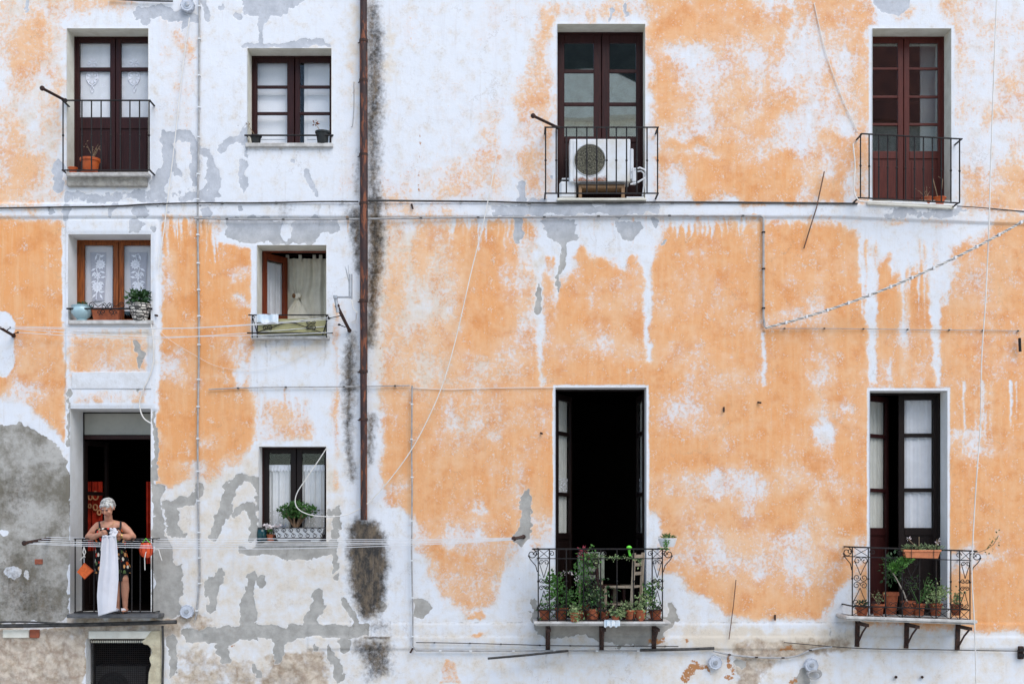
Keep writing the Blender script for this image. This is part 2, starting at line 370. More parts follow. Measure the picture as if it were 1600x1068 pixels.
# -- orange limewash
O = Z0.copy()
def orng(p, v, **k): paint(O, p, v, **{**dict(soft=10, warp=18), **k})
band = dict(soft=1.5, warp=2)
B_ = [  # crisp main fields
 ([(590,342),(1700,346),(1700,1000),(1330,968),(1130,962),(1090,955),(1060,905),(1030,900),(1030,800),(868,810),(868,835),(815,838),(795,850),(772,900),(765,945),(735,955),(690,925),(680,880),(655,855),(648,812),(625,790),(598,782),(597,612),(600,420)], .86),
 ([(-330,343),(101,343),(103,608),(-330,608)], 1.02),
 ([(112,522),(232,520),(232,584),(112,584)], .60),
 ([(242,343),(345,343),(350,372),(372,381),(396,392),(396,530),(392,600),(396,692),(372,716),(330,735),(300,745),(262,762),(243,752)], 1.02),
 ([(-330,608),(100,608),(104,690),(85,672),(60,650),(28,628),(14,612),(-330,640)], .82),
 ([(120,610),(232,610),(232,636),(116,636)], .42),
 ([(404,615),(488,615),(488,692),(404,692)], .55),
 ([(521,470),(531,470),(531,760),(521,770)], .66),
]
for p, v in B_: orng(p, v, soft=13, warp=9)
U_ = [([(18,25),(78,22),(88,60),(78,112),(58,142),(22,152),(12,110)], .60), ([(-300,190),(40,195),(62,232),(88,245),(98,275),(100,322),(-300,322)], .57),
 ([(70,-60),(205,-60),(208,14),(160,28),(92,22)], .52), ([(80,0),(96,0),(98,190),(86,250),(84,120)], .45), ([(270,30),(300,60),(306,240),(290,230),(280,120)], .44),
 ([(845,15),(866,20),(868,300),(825,306),(800,262),(812,150)], .54), ([(862,0),(870,30),(1010,34),(1010,0)], .42),
 ([(775,215),(790,306),(690,304),(720,250)], .45), ([(760,170),(775,170),(775,240),(760,240)], .45),
 ([(1012,-40),(1100,-40),(1196,10),(1205,60),(1215,-40),(1362,-40),(1362,190),(1342,312),(1230,314),(1040,307),(1036,272),(1014,200)], .74),
 ([(1150,130),(1250,180),(1270,314),(1150,314),(1040,306),(1040,225)], .86), ([(1290,150),(1362,100),(1362,205),(1340,312),(1280,312),(1300,220)], .78),
 ([(1500,262),(1700,270),(1700,336),(1500,330)], .60), ([(1560,70),(1640,60),(1640,210),(1560,190)], .44), ([(1465,-60),(1510,-60),(1506,60),(1470,50)], .42), ([(1400,10),(1430,10),(1432,35),(1400,35)], .58)]
U_[:0] = [([(585,-60),(850,-60),(850,312),(585,312)], .14), ([(1480,-60),(1800,-60),(1800,300),(1490,300)], .30), ([(-300,-60),(104,-60),(104,314),(-300,314)], .34), ([(240,0),(300,0),(300,250),(240,250)], .2), ([(545,0),(562,0),(562,310),(520,310)], .2), ([(1200,-60),(1365,-60),(1365,312),(1200,312)], .5)]
for p, v in U_: orng(p, v, soft=18, warp=22)
E_ = [  # worn or washed-out patches
 (650,470,58,150,.40),(620,420,34,90,.30),(690,395,20,60,.40),(690,470,30,55,.15),(735,570,60,26,.52),(660,580,55,28,.34),(715,680,40,45,.52),(780,640,36,60,.62),(830,470,34,120,.55),(806,540,25,50,.5),
 (985,470,55,28,.52),(930,535,50,24,.46),(985,540,36,22,.50),(1060,470,60,40,.62),(1060,550,55,16,.5),(1130,590,44,20,.5),(1090,590,20,30,.55),(1080,650,30,24,.58),(1110,675,36,16,.55),(1050,650,28,26,.56),
 (1100,762,80,22,.30),(1165,755,80,18,.34),(1080,800,28,18,.46),(1160,800,24,22,.5),(1080,822,30,20,.4),(1140,855,75,32,.30),(1220,862,55,26,.34),(1275,815,22,50,.36),(1265,880,24,40,.28),(1180,905,50,24,.4),(1075,862,34,24,.4),(1310,845,40,12,.3),(1300,760,30,14,.56),(1240,738,30,10,.5),
 (1280,600,16,60,.5),(1285,660,12,34,.2),(1300,640,40,10,.45),(1215,500,50,12,.52),(1290,560,16,40,.5),(1330,410,40,22,.60),(1275,470,14,36,.46),(1500,470,36,70,.6),(1560,400,30,60,.6),(1540,560,22,90,.64),(1505,685,36,10,.2),(1520,700,44,12,.45),(1510,870,60,14,.2),(1350,868,26,14,.2),(1420,596,64,7,.2),
 (1380,600,60,60,.62),(1450,590,50,50,.62),
 (1090,80,44,12,.12),(1120,110,40,40,.28),(1060,205,52,14,.22),(1100,190,50,22,.34),(1145,170,40,50,.35),(1180,100,30,60,.4),(1265,180,16,120,.16),(1290,90,30,40,.30),(1330,130,34,50,.36),(1310,190,30,14,.2),(1230,200,30,20,.35),(1215,225,40,12,.3),(1046,290,26,26,.10),(1290,250,14,36,.15),(1340,290,12,30,.2),(1080,240,40,8,.4),(1180,240,24,14,.5),(1240,45,10,60,.2),(1215,120,40,30,.35),
 (55,550,36,30,.55),(40,610,22,20,.3),(50,585,26,18,.55),(70,560,40,40,.66),(280,575,28,30,.42),(268,560,20,20,.4),(300,595,14,14,.5),(380,470,14,9,.2),(378,430,14,12,.45),(380,540,14,26,.30),(382,580,10,30,.12),(362,545,22,16,.45),(345,590,20,8,.5),(258,430,14,54,.52),(300,505,20,14,.5),(330,690,16,12,.5),(250,690,12,12,.3),(310,735,40,12,.5),(355,720,30,10,.5),
 (720,830,60,20,.40),(700,850,40,12,.3),(770,860,30,24,.45),(745,800,16,8,.3),(700,905,30,24,.55),(735,930,34,22,.5),(765,885,20,24,.5),(615,770,20,14,.3),(812,770,24,50,.5),(852,830,20,30,.3),(835,820,16,30,.3),(840,650,22,50,.62)]
for cx, cy, rx, ry, v in E_: orng((cx,cy), v*.72+.235, el=(rx,ry), soft=max(7, min(rx,ry)*.95), warp=20)
orng([(-330,488),(14,490),(24,505),(22,572),(12,590),(-330,596)], .0, soft=3, warp=5)
# bare white zones inside the orange
WZ = [[(835,340),(1038,340),(1030,372),(1018,400),(1000,402),(990,425),(965,405),(935,400),(900,402),(885,425),(870,440),(850,400),(838,380)],
      [(1322,344),(1548,346),(1530,372),(1487,384),(1485,425),(1470,440),(1452,418),(1440,404),(1425,418),(1400,424),(1392,400),(1368,410),(1345,400),(1338,360),(1326,362)],
      [(1032,905),(1062,902),(1080,925),(1128,950),(1130,968),(1032,968)],[(1300,930),(1335,900),(1335,970),(1290,970)],[(345,343),(352,343),(352,375),(372,380),(398,388),(402,400),(402,343)]]
for p in WZ: orng(p, .02, soft=14, warp=13)
for c in ((858,408),(990,412),(910,400)): orng(c, .8, el=(9,14), soft=4, warp=6)
for pts, r, v in [([(1010,380),(1011,480),(1012,560)],[8,6,4],.05),([(1358,380),(1362,470),(1362,590)],[14,9,5],.12),([(1347,380),(1344,440)],[5,2],.1),([(1460,410),(1462,500),(1464,600)],[12,8,4],.1),([(1478,410),(1477,475)],[6,2],.1),([(1412,440),(1412,600)],[10,4],.42),([(1390,560),(1388,605)],[2,2],.3),([(1193,520),(1194,600)],[3,1],.15),
      ([(840,400),(843,520),(846,600)],[8,6,3],.15),([(822,380),(820,500)],[12,14],.42),([(868,440),(870,500)],[4,2],.3),([(640,345),(641,480)],[4,2],.25),([(1525,400),(1518,640)],[2,2],.6),
      ([(248,343),(248,640)],[4,4],.0),([(238,343),(238,648)],[7,7],.0),([(104,343),(106,640)],[4,4],.0),([(536,345),(536,800)],[5,5],.1),([(600,350),(592,600)],[5,4],.2)]:
    paint(O, pts, v + .08, soft=5, warp=6, r=r)
rr = random.Random(3)
for x0, x1, n, y0, ml in ((256,348,26,342,70),(1000,1190,60,341,34),(700,830,26,343,44),(520,600,10,343,50),(1180,1330,8,342,20),(404,490,16,610,46),(1500,1590,10,600,120),(115,232,14,516,26),(1340,1480,20,380,140),(735,1010,14,345,60)):
    for _ in range(n):
        xx = rr.uniform(x0, x1); L = ml * rr.uniform(.25, 1); w = rr.uniform(.6, 2.4)
        paint(O, [(xx, y0-3), (xx + rr.uniform(-1,1), y0 + L*.6), (xx + rr.uniform(-1.5,1.5), y0 + L)], rr.uniform(.1, .6), soft=rr.uniform(1.2,3), warp=3, r=[w*1.3, w*.8, .2])
# thin pale bands around openings
for o, w in (('door_mid',4),('win_lace',10),('win_tab',9),('win_bonsai',8),('door_lady',8),('door_tr',5),('door_br',4)):
    x0, y0, x1, y1, _ = OPEN[o]; paint(O, [(x0-w,y0-w),(x1+w,y0-w),(x1+w,y1+2),(x0-w,y1+2)], .0, soft=1.2, warp=1.0)
for p in ([(684,1068),(700,1030),(712,1034),(722,1068)],[(735,992),(748,984),(770,983),(748,992)],[(725,968),(748,952),(762,962),(760,970)]): orng(p, .68, soft=3, warp=6)
nO = fbm(X, Y, 44, 7, 11, .62); nO2 = fbm(X*1.0, Y*.42, 22, 5, 17, .6)
Of = O + ((nO - .5) * .75 + (nO2 - .5) * .55) * sst(O, .0, .25)
# -- grey cement patches (crisp)
G = Z0.copy()
def gry(p, v=1., **k): paint(G, p, v, **{**dict(soft=4.5, warp=11, mode='max'), **k})
for pts, r in [([(218,20),(250,14),(285,28),(300,30)],[7,9,10,8]),([(222,26)],[10]),([(286,38),(286,48)],[5,2]),([(322,5),(324,30)],[6,7]),([(45,4),(46,18)],[4,4]),([(348,6),(346,12)],[4,3]),
   ([(370,22)],[6]),([(413,27),(407,48),(406,66)],[5,4,5]),([(380,73),(430,70),(470,66),(500,66),(512,70)],[3,4,6,7,3]),([(345,232),(362,220),(385,216)],[7,7,8]),([(376,204),(388,204)],[6,6]),
   ([(386,214),(388,238)],[5,3]),([(383,252),(380,275),(382,298)],[6,6,5]),([(478,268),(487,283),(493,302)],[4,4,4]),([(457,250)],[5]),
   ([(246,292),(262,258),(262,216),(298,214),(308,226),(306,260)],[14,11,10,8,8,5]),([(322,236),(332,262),(332,300),(318,312)],[6,9,9,6]),([(304,262),(305,290)],[7,5]),([(278,268)],[7]),([(290,306),(330,312)],[6,6]),
   ([(92,262),(88,290)],[10,9]),([(82,332)],[5]),([(106,328),(104,340)],[6,5]),([(178,324),(170,338)],[6,4]),([(218,330)],[10]),([(262,336)],[4]),([(322,330)],[8]),([(376,330)],[4]),
   ([(214,352)],[10]),([(238,354)],[6]),([(812,342),(812,375)],[6,4]),([(870,350)],[7]),([(1023,348),(1022,358)],[8,3]),([(841,450),(843,486)],[4,5]),([(872,440),(871,456)],[3,2]),([(1036,381)],[3]),
   ([(958,20),(953,30)],[4,4]),([(977,12),(980,25)],[3,3]),([(814,290),(816,310)],[4,7]),([(830,312),(850,310)],[5,6]),([(861,276)],[4]),
   ([(216,540),(222,552),(214,575)],[6,6,3]),([(217,590),(220,606)],[4,3]),
   ([(263,790),(300,783),(312,757)],[7,7,6]),([(267,792),(272,832),(284,837)],[8,8,4]),([(362,757),(382,744),(400,748)],[7,7,7]),([(358,762),(352,795),(342,826),(330,838)],[9,8,9,4]),([(364,802),(388,792),(400,815),(398,835)],[5,6,7,7]),([(404,748),(398,800)],[5,3]),
   ([(527,802),(525,838),(521,860),(520,892)],[8,6,5,6]),([(514,805)],[6]),([(528,903)],[6]),([(344,892),(330,912)],[7,8]),([(332,912),(328,950)],[8,7]),([(392,902),(387,940),(388,975)],[7,8,12]),([(497,930),(494,955),(485,972)],[7,8,12]),([(536,932),(546,955),(556,972)],[5,6,5]),
   ([(437,1000),(436,1030)],[9,7]),([(516,1012),(522,1042),(532,1056)],[6,8,9]),([(540,1006)],[10]),([(398,1044),(405,1052)],[5,5]),([(490,1012)],[4]),([(350,1010),(352,1026)],[10,8]),([(266,996),(268,1050)],[7,5]),
   ([(594,946)],[9]),([(661,952)],[12]),([(410,905)],[10]),([(1158,1036)],[9]),([(835,935),(838,960)],[5,6]),([(1046,945),(1052,962)],[6,8]),
   ([(822,766),(822,800),(820,836)],[5,8,9]),([(815,838)],[12]),([(1257,1050),(1250,1068)],[9,12])]:
    gry(pts, r=r)
for p in [[(356,-30),(490,-30),(470,8),(440,20),(412,26),(380,16)],[(352,343),(526,343),(528,366),(505,368),(490,380),(400,380),(376,380),(354,366)],
   [(845,343),(900,343),(902,376),(888,380),(884,405),(872,438),(868,436),(876,400),(873,380),(850,366)],[(958,343),(998,343),(1006,358),(985,372),(972,373),(958,356)],
   [(760,322),(850,316),(1000,320),(1034,322),(1030,336),(940,334),(770,338)],[(376,850),(522,847),(524,866),(470,874),(442,872),(400,868),(378,860)],
   [(238,758),(256,758),(254,800),(264,850),(280,900),(286,930),(270,965),(238,962)],[(286,984),(320,977),(576,975),(578,994),(430,999),(288,1002)],
   [(828,955),(1060,955),(1050,980),(1030,1006),(990,1012),(940,1000),(915,992),(860,996),(836,984)],[(240,640),(246,640),(246,780),(240,780)],[(103,610),(108,610),(108,700),(103,700)]]: gry(p)
paint(G, (1394,2), 1, el=(27,22), soft=3, warp=7, mode='max')
paint(G, (447,360), 1, el=(8,16), soft=3, warp=6, mode='mul')
for p, v in [([(98,298),(310,296),(310,319),(98,319)], .62), ([(1362,322),(1500,322),(1512,332),(1480,341),(1380,341)], .62), ([(236,860),(280,880),(286,960),(240,965)], .75)]: gry(p, v, soft=8, warp=10)
nG = fbm(X, Y, 13, 4, 23, .65); Gf = G + (nG - .5) * 1.0 * sst(G, .0, .3)
# -- big weathered cement area, lower left
CE = Z0.copy()
paint(CE, [(-330,660),(0,668),(34,663),(66,682),(98,700),(109,722),(109,962),(98,972),(-330,980)], 1, soft=4, warp=10)
for c, e in (((20,892),(15,11)),((42,898),(5,9)),((6,830),(8,6))): paint(CE, c, .34, el=e, soft=3, warp=7)
# -- brown rubble and bare plaster at the bottom
BR = Z0.copy()
paint(BR, [(-330,982),(134,982),(134,1700),(-330,1700)], 1, soft=4, warp=8)
paint(BR, [(420,1016),(510,1012),(515,1100),(395,1100)], .85, soft=12, warp=14); paint(BR, [(268,1010),(330,1010),(420,1040),(420,1400),(268,1400)], .6, soft=16, warp=18)
paint(BR, [(1144,1000),(1330,992),(1334,1020),(1270,1020),(1220,1030),(1190,1068),(1150,1100)], .85, soft=12, warp=10); paint(BR, [(236,960),(330,960),(330,990),(236,1000)], .7, soft=6, warp=8)
paint(BR, [(104,964),(246,966),(246,1000),(104,1000)], .75, soft=4, warp=4)
# -- rust or raw ochre spots
RU = Z0.copy()
for pts, r in [([(1072,1060),(1082,1040),(1105,1042),(1112,1052)],[8,5,4,3]),([(1090,1038),(1078,1030)],[3,3]),([(1140,1020),(1143,1050)],[4,4]),([(1136,1056)],[6]),([(1020,1000),(1034,1000)],[6,5]),([(1072,1000)],[4]),([(1222,1012),(1240,1010)],[3,5]),([(1200,1014)],[2.4]),([(1240,1066)],[6]),
   ([(655,192),(656,240),(657,306)],[.8,1.2,1.0]),([(553,128),(552,196)],[.7,.5]),([(60,877)],[3.5]),([(364,1005)],[3]),([(596,520),(597,580)],[1,.7]),([(812,900),(816,918)],[1,1]),([(870,700),(858,680)],[.5,.5])]:
    paint(RU, pts, .68, soft=3.5, warp=8, r=r, mode='max')
# -- mould and soot, and thin dark lines along the cornices
ST = Z0.copy()
def st(pts, r, v=1, soft=8, warp=5): paint(ST, pts, v, soft=soft*(1.7 if soft > 4 else 1), warp=warp*1.4, r=r, mode='max')
st([(583,10),(585,90),(584,180),(582,330)], [11,15,13,10], .95, 10); st([(582,200),(588,120)], [12,12], 1.0, 8); st([(560,240),(558,300)], [4,5], .7); st([(586,230),(586,290)], [8,10], .72)
st([(584,318),(588,360),(582,460),(578,540)], [14,15,11,8], 1.08, 9); st([(556,330),(558,370),(560,420)], [9,9,7], 1.0, 7); st([(538,320),(545,330)], [6,8], .6); st([(446,322),(444,340)], [8,7], .6); st([(600,322)],[8],.66)
st([(549,528),(548,560),(545,610)], [7,11,11], 1.08, 9); st([(545,610),(546,690),(548,745)], [8,6,5], 1.08, 8); st([(580,655),(578,720)], [7,5], 1.0, 7); st([(557,540),(562,590)],[3,2],.6)
paint(ST, [(543,825),(556,810),(585,810),(600,832),(606,880),(602,935),(588,962),(572,970),(556,950),(545,900)], 1.2, soft=15, warp=7, mode='max')
st([(584,978),(600,980)], [9,10], .7); paint(ST, [(556,998),(612,998),(610,1018),(606,1055),(590,1064),(572,1056),(560,1020)], .95, soft=15, warp=12, mode='max')
st([(570,996),(608,996)], [2,2], 1, 2, 1)
st([(30,760),(20,790)], [24,20], .5, 18); st([(20,900),(40,935),(80,950)], [34,36,22], .62, 24); st([(90,830)],[20],.3,16)
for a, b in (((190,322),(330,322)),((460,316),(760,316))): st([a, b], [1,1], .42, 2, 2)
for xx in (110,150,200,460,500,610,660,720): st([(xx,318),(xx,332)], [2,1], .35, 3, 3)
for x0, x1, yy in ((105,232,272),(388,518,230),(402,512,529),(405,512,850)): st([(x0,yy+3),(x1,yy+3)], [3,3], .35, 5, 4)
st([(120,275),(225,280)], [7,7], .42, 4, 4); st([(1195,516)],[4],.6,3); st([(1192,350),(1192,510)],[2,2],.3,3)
for a, b in (((48,430),(40,470)),((40,470),(33,505)),((20,545),(22,600)),((102,345),(104,500)),((405,580),(400,640)),((905,990),(908,1020)),((915,1040),(990,1046)),((990,1046),(1010,1034)),((430,1002),(520,1000)),((300,975),(304,1000)),((400,540),(398,570)),((296,1066),(305,1042)),((860,650),(862,690)),((1288,100),(1340,205)),((940,500),(1000,520)),((108,980),(240,974))):
    st([a, b], [.35,.35], .5, 1.2, 3)
for a, b, v in (((575,972.5),(832,973),.7),((1046,972),(1322,971),.7),((575,992),(836,993.5),.35),((560,1013),(860,1015),.35),((1046,1013),(1330,1012),.4),((230,341),(560,341),.45),((575,341),(1190,339),.4),((0,342),(103,342),.4)):  # thin dark lines following the cornice edges
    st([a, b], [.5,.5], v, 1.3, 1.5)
for x0, x1, y0, n, L in ((250,350,342,8,40),(480,560,320,10,60),(575,620,318,8,70),(380,520,228,6,30),(110,230,276,6,24),(400,515,530,10,50),(405,515,852,8,30),(545,610,970,14,50),(1290,1330,980,6,30),(840,1040,1016,8,30)):
    for _ in range(n):
        xx = rr.uniform(x0, x1); st([(xx, y0), (xx, y0 + L*rr.uniform(.3,1))], [1.2,.3], rr.uniform(.3,.7), 2.2, 3)
# -- warm beige staining of the white
BE = Z0.copy() + .24 + .18 * sst(Y, 900, 1000)
for p, v in [([(0,-60),(110,-60),(110,330),(0,330)], .45),([(250,690),(540,690),(560,1000),(560,1100),(250,1100)], .55),([(545,0),(566,0),(560,200),(540,110)], .75),([(596,20),(625,60),(622,140),(600,120)], .65),([(575,345),(720,345),(720,640),(575,640)], .62),
             ([(640,965),(900,980),(1140,985),(1140,1110),(640,1110)], .42),([(1060,975),(1345,980),(1345,1010),(1060,1012)], 1.0),([(1000,1015),(1150,1010),(1150,1110),(1000,1110)], .5),([(140,510),(240,510),(240,560),(110,560)], .7),([(400,528),(520,528),(520,560),(400,556)], .7),([(800,370),(860,370),(860,610),(800,610)], .4),([(380,70),(520,60),(520,80),(380,80)], .6),([(690,540),(860,560),(860,800),(690,760)], .55)]:
    paint(BE, p, v, soft=24, warp=20, mode='max')
for a in (O, G, CE, BR, ST, BE, RU): pass
# relief: real depth on the plaster
mO = sst(Of, .42, .58); mG = sst(Gf, .40, .60) * (G > .02)
dy = (fbm(X, Y, 150, 3, 41) - .5) * .022 + (fbm(X, Y, 20, 4, 43) - .5) * .006
dy += mG * .004 + CE * (fbm(X, Y, 34, 5, 47, .6) - .5) * .03 + BR * (fbm(X, Y, 30, 5, 51, .6) - .5) * .09 - .003 * mO
slope_c = np.clip(X - 1310, 0, 400) * .040
yc = Y - slope_c
corn = sst(yc, 316.5, 319) * (1 - sst(yc, 338.5, 341))
dy -= corn * .030
corn2 = sst(Y, 972, 975) * (1 - sst(Y, 1013, 1016)) * sst(X, 478, 484); dy -= corn2 * .009; dy -= sst(Y, 993, 994.2) * (1 - sst(Y, 1013, 1014.2)) * sst(X, 478, 484) * .008
# raised flat surrounds round the two left-hand bays
for (x0,y0,x1,y1) in ((103,343,246,640),): dy -= (sst(X,x0-1,x0+1)*(1-sst(X,x1-1,x1+1))*sst(Y,y0-1,y0+1)*(1-sst(Y,y1-1,y1+1))) * .018 * (1 - (sst(X,112,114)*(1-sst(X,231,233))*sst(Y,519,521)*(1-sst(Y,583,585))))
dy = np.clip(dy, -.09, .04)
rim = np.ones_like(X)
for o in OPEN.values():
    x0, y0, x1, y1, _ = o; q = np.maximum(np.maximum(x0 - X, X - x1), np.maximum(y0 - Y, Y - y1)); rim *= sst(q, -1, 6)
dy = dy * (.15 + .85 * rim)
# mesh
nx, ny = len(xs), len(ys)
keep = np.ones((ny-1, nx-1), bool); cx_ = (xs[1:]+xs[:-1])/2; cy_ = (ys[1:]+ys[:-1])/2
for o in OPEN.values():
    keep[np.ix_((cy_ > o[1]) & (cy_ < o[3]), (cx_ > o[0]) & (cx_ < o[2]))] = False
vx = np.empty((ny*nx, 3), np.float32); vx[:,0] = ((X-800)/S).ravel(); vx[:,1] = dy.ravel(); vx[:,2] = (EZ + (EY-Y)/S).ravel()
jj, ii = np.nonzero(keep); a = jj*nx + ii
q = np.stack([a+nx, a+nx+1, a+1, a], 1).astype(np.int32)
me = bpy.data.meshes.new('wall'); me.vertices.add(nx*ny); me.vertices.foreach_set('co', vx.ravel()); me.loops.add(q.size); me.loops.foreach_set('vertex_index', q.ravel())
me.polygons.add(len(q)); me.polygons.foreach_set('loop_start', np.arange(0, q.size, 4, dtype=np.int32)); me.polygons.foreach_set('loop_total', np.full(len(q), 4, np.int32))
me.update(calc_edges=True)
me.polygons.foreach_set('use_smooth', np.ones(len(q), bool))
def attr(nm, *ch):
    at = me.attributes.new(nm, 'FLOAT_COLOR', 'POINT'); d_ = np.zeros((nx*ny, 4), np.float32)
    for i, c in enumerate(ch): d_[:, i] = c.ravel()
    at.data.foreach_set('color', d_.ravel())
attr('paint_a', Of, Gf * (G > .01), ST); attr('paint_b', CE, BR, RU); attr('paint_c', BE, np.clip(O, 0, 1), sst(Y, 420, 330) if False else 1 - sst(Y, 330, 420))
k = N('weathered_limewash')
def at(nm):
    n = k.n.new('ShaderNodeAttribute'); n.attribute_name = nm; s_ = k.n.new('ShaderNodeSeparateColor'); k.l(n.outputs['Color'], s_.inputs[0]); return s_.outputs
A, Bb, Cc = at('paint_a'), at('paint_b'), at('paint_c')
fine = k.noise(20, 10, .74); fine2 = k.noise(95, 4, .6); med = k.noise(5.5, 6, .62); big = k.noise(1.1, 5, .6); streak = k.noise(7, 6, .65, k.map((2.2, 1, .16)))
f0 = k.mth('SUBTRACT', fine, .5); m0 = k.mth('SUBTRACT', med, .5)
white = k.mix(k.ss(k.mth('ADD', Cc[0], k.mth('MULTIPLY', m0, 1.5)), .15, .85), (.70,.715,.745,1), (.67,.59,.485,1))
white = k.mix(k.ss(streak, .52, .75), white, k.mix(.5, white, (.60,.575,.56,1)))
white = k.mix(k.mth('MULTIPLY', k.ss(fine2, .62, .75), .30), white, (.50,.47,.45,1))
orange = k.mix(k.ss(big, .35, .65), (.735,.365,.160,1), (.745,.335,.125,1))
orange = k.mix(k.ss(k.mth('ADD', Cc[1], k.mth('MULTIPLY', m0, 1.2)), .25, 1.0), (.76,.50,.31,1), orange)
orange = k.mix(k.mth('MULTIPLY', k.ss(streak, .42, .72), .6), orange, (.76,.465,.26,1))
orange = k.mix(k.mth('MULTIPLY', k.ss(k.noise(2.6,7,.66), .48, .68), .65), orange, (.645,.245,.075,1))
cr = k.ss(k.mth('ADD', A[0], k.mth('MULTIPLY', f0, 2.4)), .42, .60); wash = k.ss(k.mth('ADD', A[0], k.mth('MULTIPLY', m0, .35)), .08, .85)
om = k.mth('ADD', k.mth('MULTIPLY', cr, k.mth('MULTIPLY_ADD', wash, .42, .58)), k.mth('MULTIPLY', k.mth('SUBTRACT', 1., cr), k.mth('MULTIPLY', wash, .58)))
c = k.mix(om, white, orange)
fl = k.ss(k.mth('ADD', k.noise(34,7,.78), k.mth('MULTIPLY', m0, .75)), .60, .66); c = k.mix(k.mth('MULTIPLY', fl, k.mth('MULTIPLY', om, .62)), c, (.74,.68,.62,1))
brn = k.mix(k.ss(k.noise(9,7,.68), .35, .65), (.30,.195,.115,1), (.58,.48,.36,1))
wv = k.n.new('ShaderNodeVectorMath'); wv.operation = 'ADD'; k.l(k.co, wv.inputs[0]); sc_ = k.n.new('ShaderNodeVectorMath'); sc_.operation = 'SCALE'; k.l(k.noise(7,5,.65,out=1), sc_.inputs[0]); sc_.inputs[3].default_value = .22; k.l(sc_.outputs[0], wv.inputs[1])
st_e = k.ss(k.vor(4.2, wv.outputs[0], 'DISTANCE_TO_EDGE'), .0, .16); brn = k.mix(st_e, k.mix(.28, brn, (.20,.13,.08,1)), k.mix(.22, brn, (.62,.54,.45,1)))
c = k.mix(k.mth('MULTIPLY', k.ss(k.mth('ADD', Bb[1], k.mth('MULTIPLY', m0, 1.3)), .35, .75), .85), c, brn)
cem = k.mix(k.ss(k.noise(1.9,8,.7), .36, .62), (.165,.148,.115,1), (.43,.41,.375,1)); cem = k.mix(k.mth('MULTIPLY', k.ss(fine, .52, .7), .6), cem, (.18,.165,.13,1))
c = k.mix(k.ss(k.mth('ADD', Bb[0], k.mth('MULTIPLY', f0, .5)), .45, .58), c, cem)
gr = k.mix(k.ss(med, .35, .66), k.mix(Cc[2], (.325,.31,.28,1), (.42,.435,.465,1)), k.mix(Cc[2], (.44,.42,.385,1), (.53,.545,.58,1))); gr = k.mix(k.mth('MULTIPLY', k.ss(fine, .52, .72), .4), gr, (.28,.275,.27,1))
gm = k.ss(k.mth('ADD', A[1], k.mth('MULTIPLY', f0, .55)), .43, .53); c = k.mix(gm, c, gr)
ge = k.mth('MULTIPLY', k.mth('MULTIPLY', k.ss(A[1], .30, .44), k.ss(A[1], .44, .50, 1, 0)), .45); c = k.mix(ge, c, (.76,.75,.74,1))
c = k.mix(k.ss(k.mth('ADD', Bb[2], k.mth('MULTIPLY', f0, 2.2)), .42, .62), c, k.mix(fine, (.36,.14,.05,1), (.48,.25,.11,1)))
sm = k.mth('ADD', A[2], k.mth('MULTIPLY', f0, 1.5)); sm = k.mth('MULTIPLY', k.ss(sm, .10, 1.15), k.ss(A[2], .01, .2))
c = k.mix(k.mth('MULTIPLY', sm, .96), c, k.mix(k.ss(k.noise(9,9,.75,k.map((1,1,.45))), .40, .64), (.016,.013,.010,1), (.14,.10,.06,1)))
gm1 = k.mth('MULTIPLY', k.ss(k.mth('ADD', k.noise(30,9,.8), k.mth('MULTIPLY', m0, .5)), .53, .68), .42); c = k.mix(gm1, c, k.mix(.5, c, (.28,.24,.20,1)))
ck_v = k.n.new('ShaderNodeVectorMath'); ck_v.operation = 'ADD'; k.l(k.co, ck_v.inputs[0]); ck_s = k.n.new('ShaderNodeVectorMath'); ck_s.operation = 'SCALE'; k.l(k.noise(4,6,.7,out=1), ck_s.inputs[0]); ck_s.inputs[3].default_value = .5; k.l(ck_s.outputs[0], ck_v.inputs[1])
ckm = k.mth('MULTIPLY', k.ss(k.vor(1.5, ck_v.outputs[0], 'DISTANCE_TO_EDGE'), .0, .008, 1, 0), k.ss(k.noise(1.7,4), .50, .62)); c = k.mix(k.mth('MULTIPLY', ckm, .5), c, (.30,.22,.16,1))
vs = k.mth('MULTIPLY', k.ss(k.noise(9,5,.65,k.map((3.2,1,.10))), .56, .74), .30); c = k.mix(vs, c, k.mix(.5, c, (.50,.44,.40,1)))
k.col(c); k.rough(.92); k.b.inputs['Specular IOR Level'].default_value = .15
h = k.mth('ADD', k.mth('MULTIPLY', fine, 1.0), k.mth('MULTIPLY', cr, .16)); h = k.mth('SUBTRACT', h, k.mth('MULTIPLY', gm, .30)); h = k.mth('ADD', h, k.mth('MULTIPLY', med, .8))
k.bump(h, .007, .6)
M['wall'] = k.m
me.materials.append(k.m)
B = empty('apartment_building', (0, 0, 0), 'old apartment building facade with peeling orange and white plaster', 'building')
wall = bpy.data.objects.new('wall', me); COL.objects.link(wall); wall.parent = B; ORG['wall'] = Vector((0,0,0))
# body of the building behind the facade (roof, sides)
mb = MB(); xl, xr = vx[:,0].min(), vx[:,0].max(); zt = vx[:,2].max()
mb.box((xl-.12, .12, 0), (xl, 7, zt)); mb.box((xr, .12, 0), (xr+.12, 7, zt)); mb.box((xl-.12, 7, 0), (xr+.12, 7.15, zt)); mb.box((xl-.2, -.25, zt), (xr+.2, 7.2, zt+.15))
mb.build('side_walls_and_eaves', M['white_trim'], B)
g = MB(); g.add([(-300,-300,0),(300,-300,0),(300,300,0),(-300,300,0)], [(0,1,2,3)])
tag(g.build('street', simple('pale_stone_paving', (.60,.57,.52,1), (.50,.47,.43,1), .8, .9, .01, 5)), 'pale stone paved street below the facade', None, kind='structure')
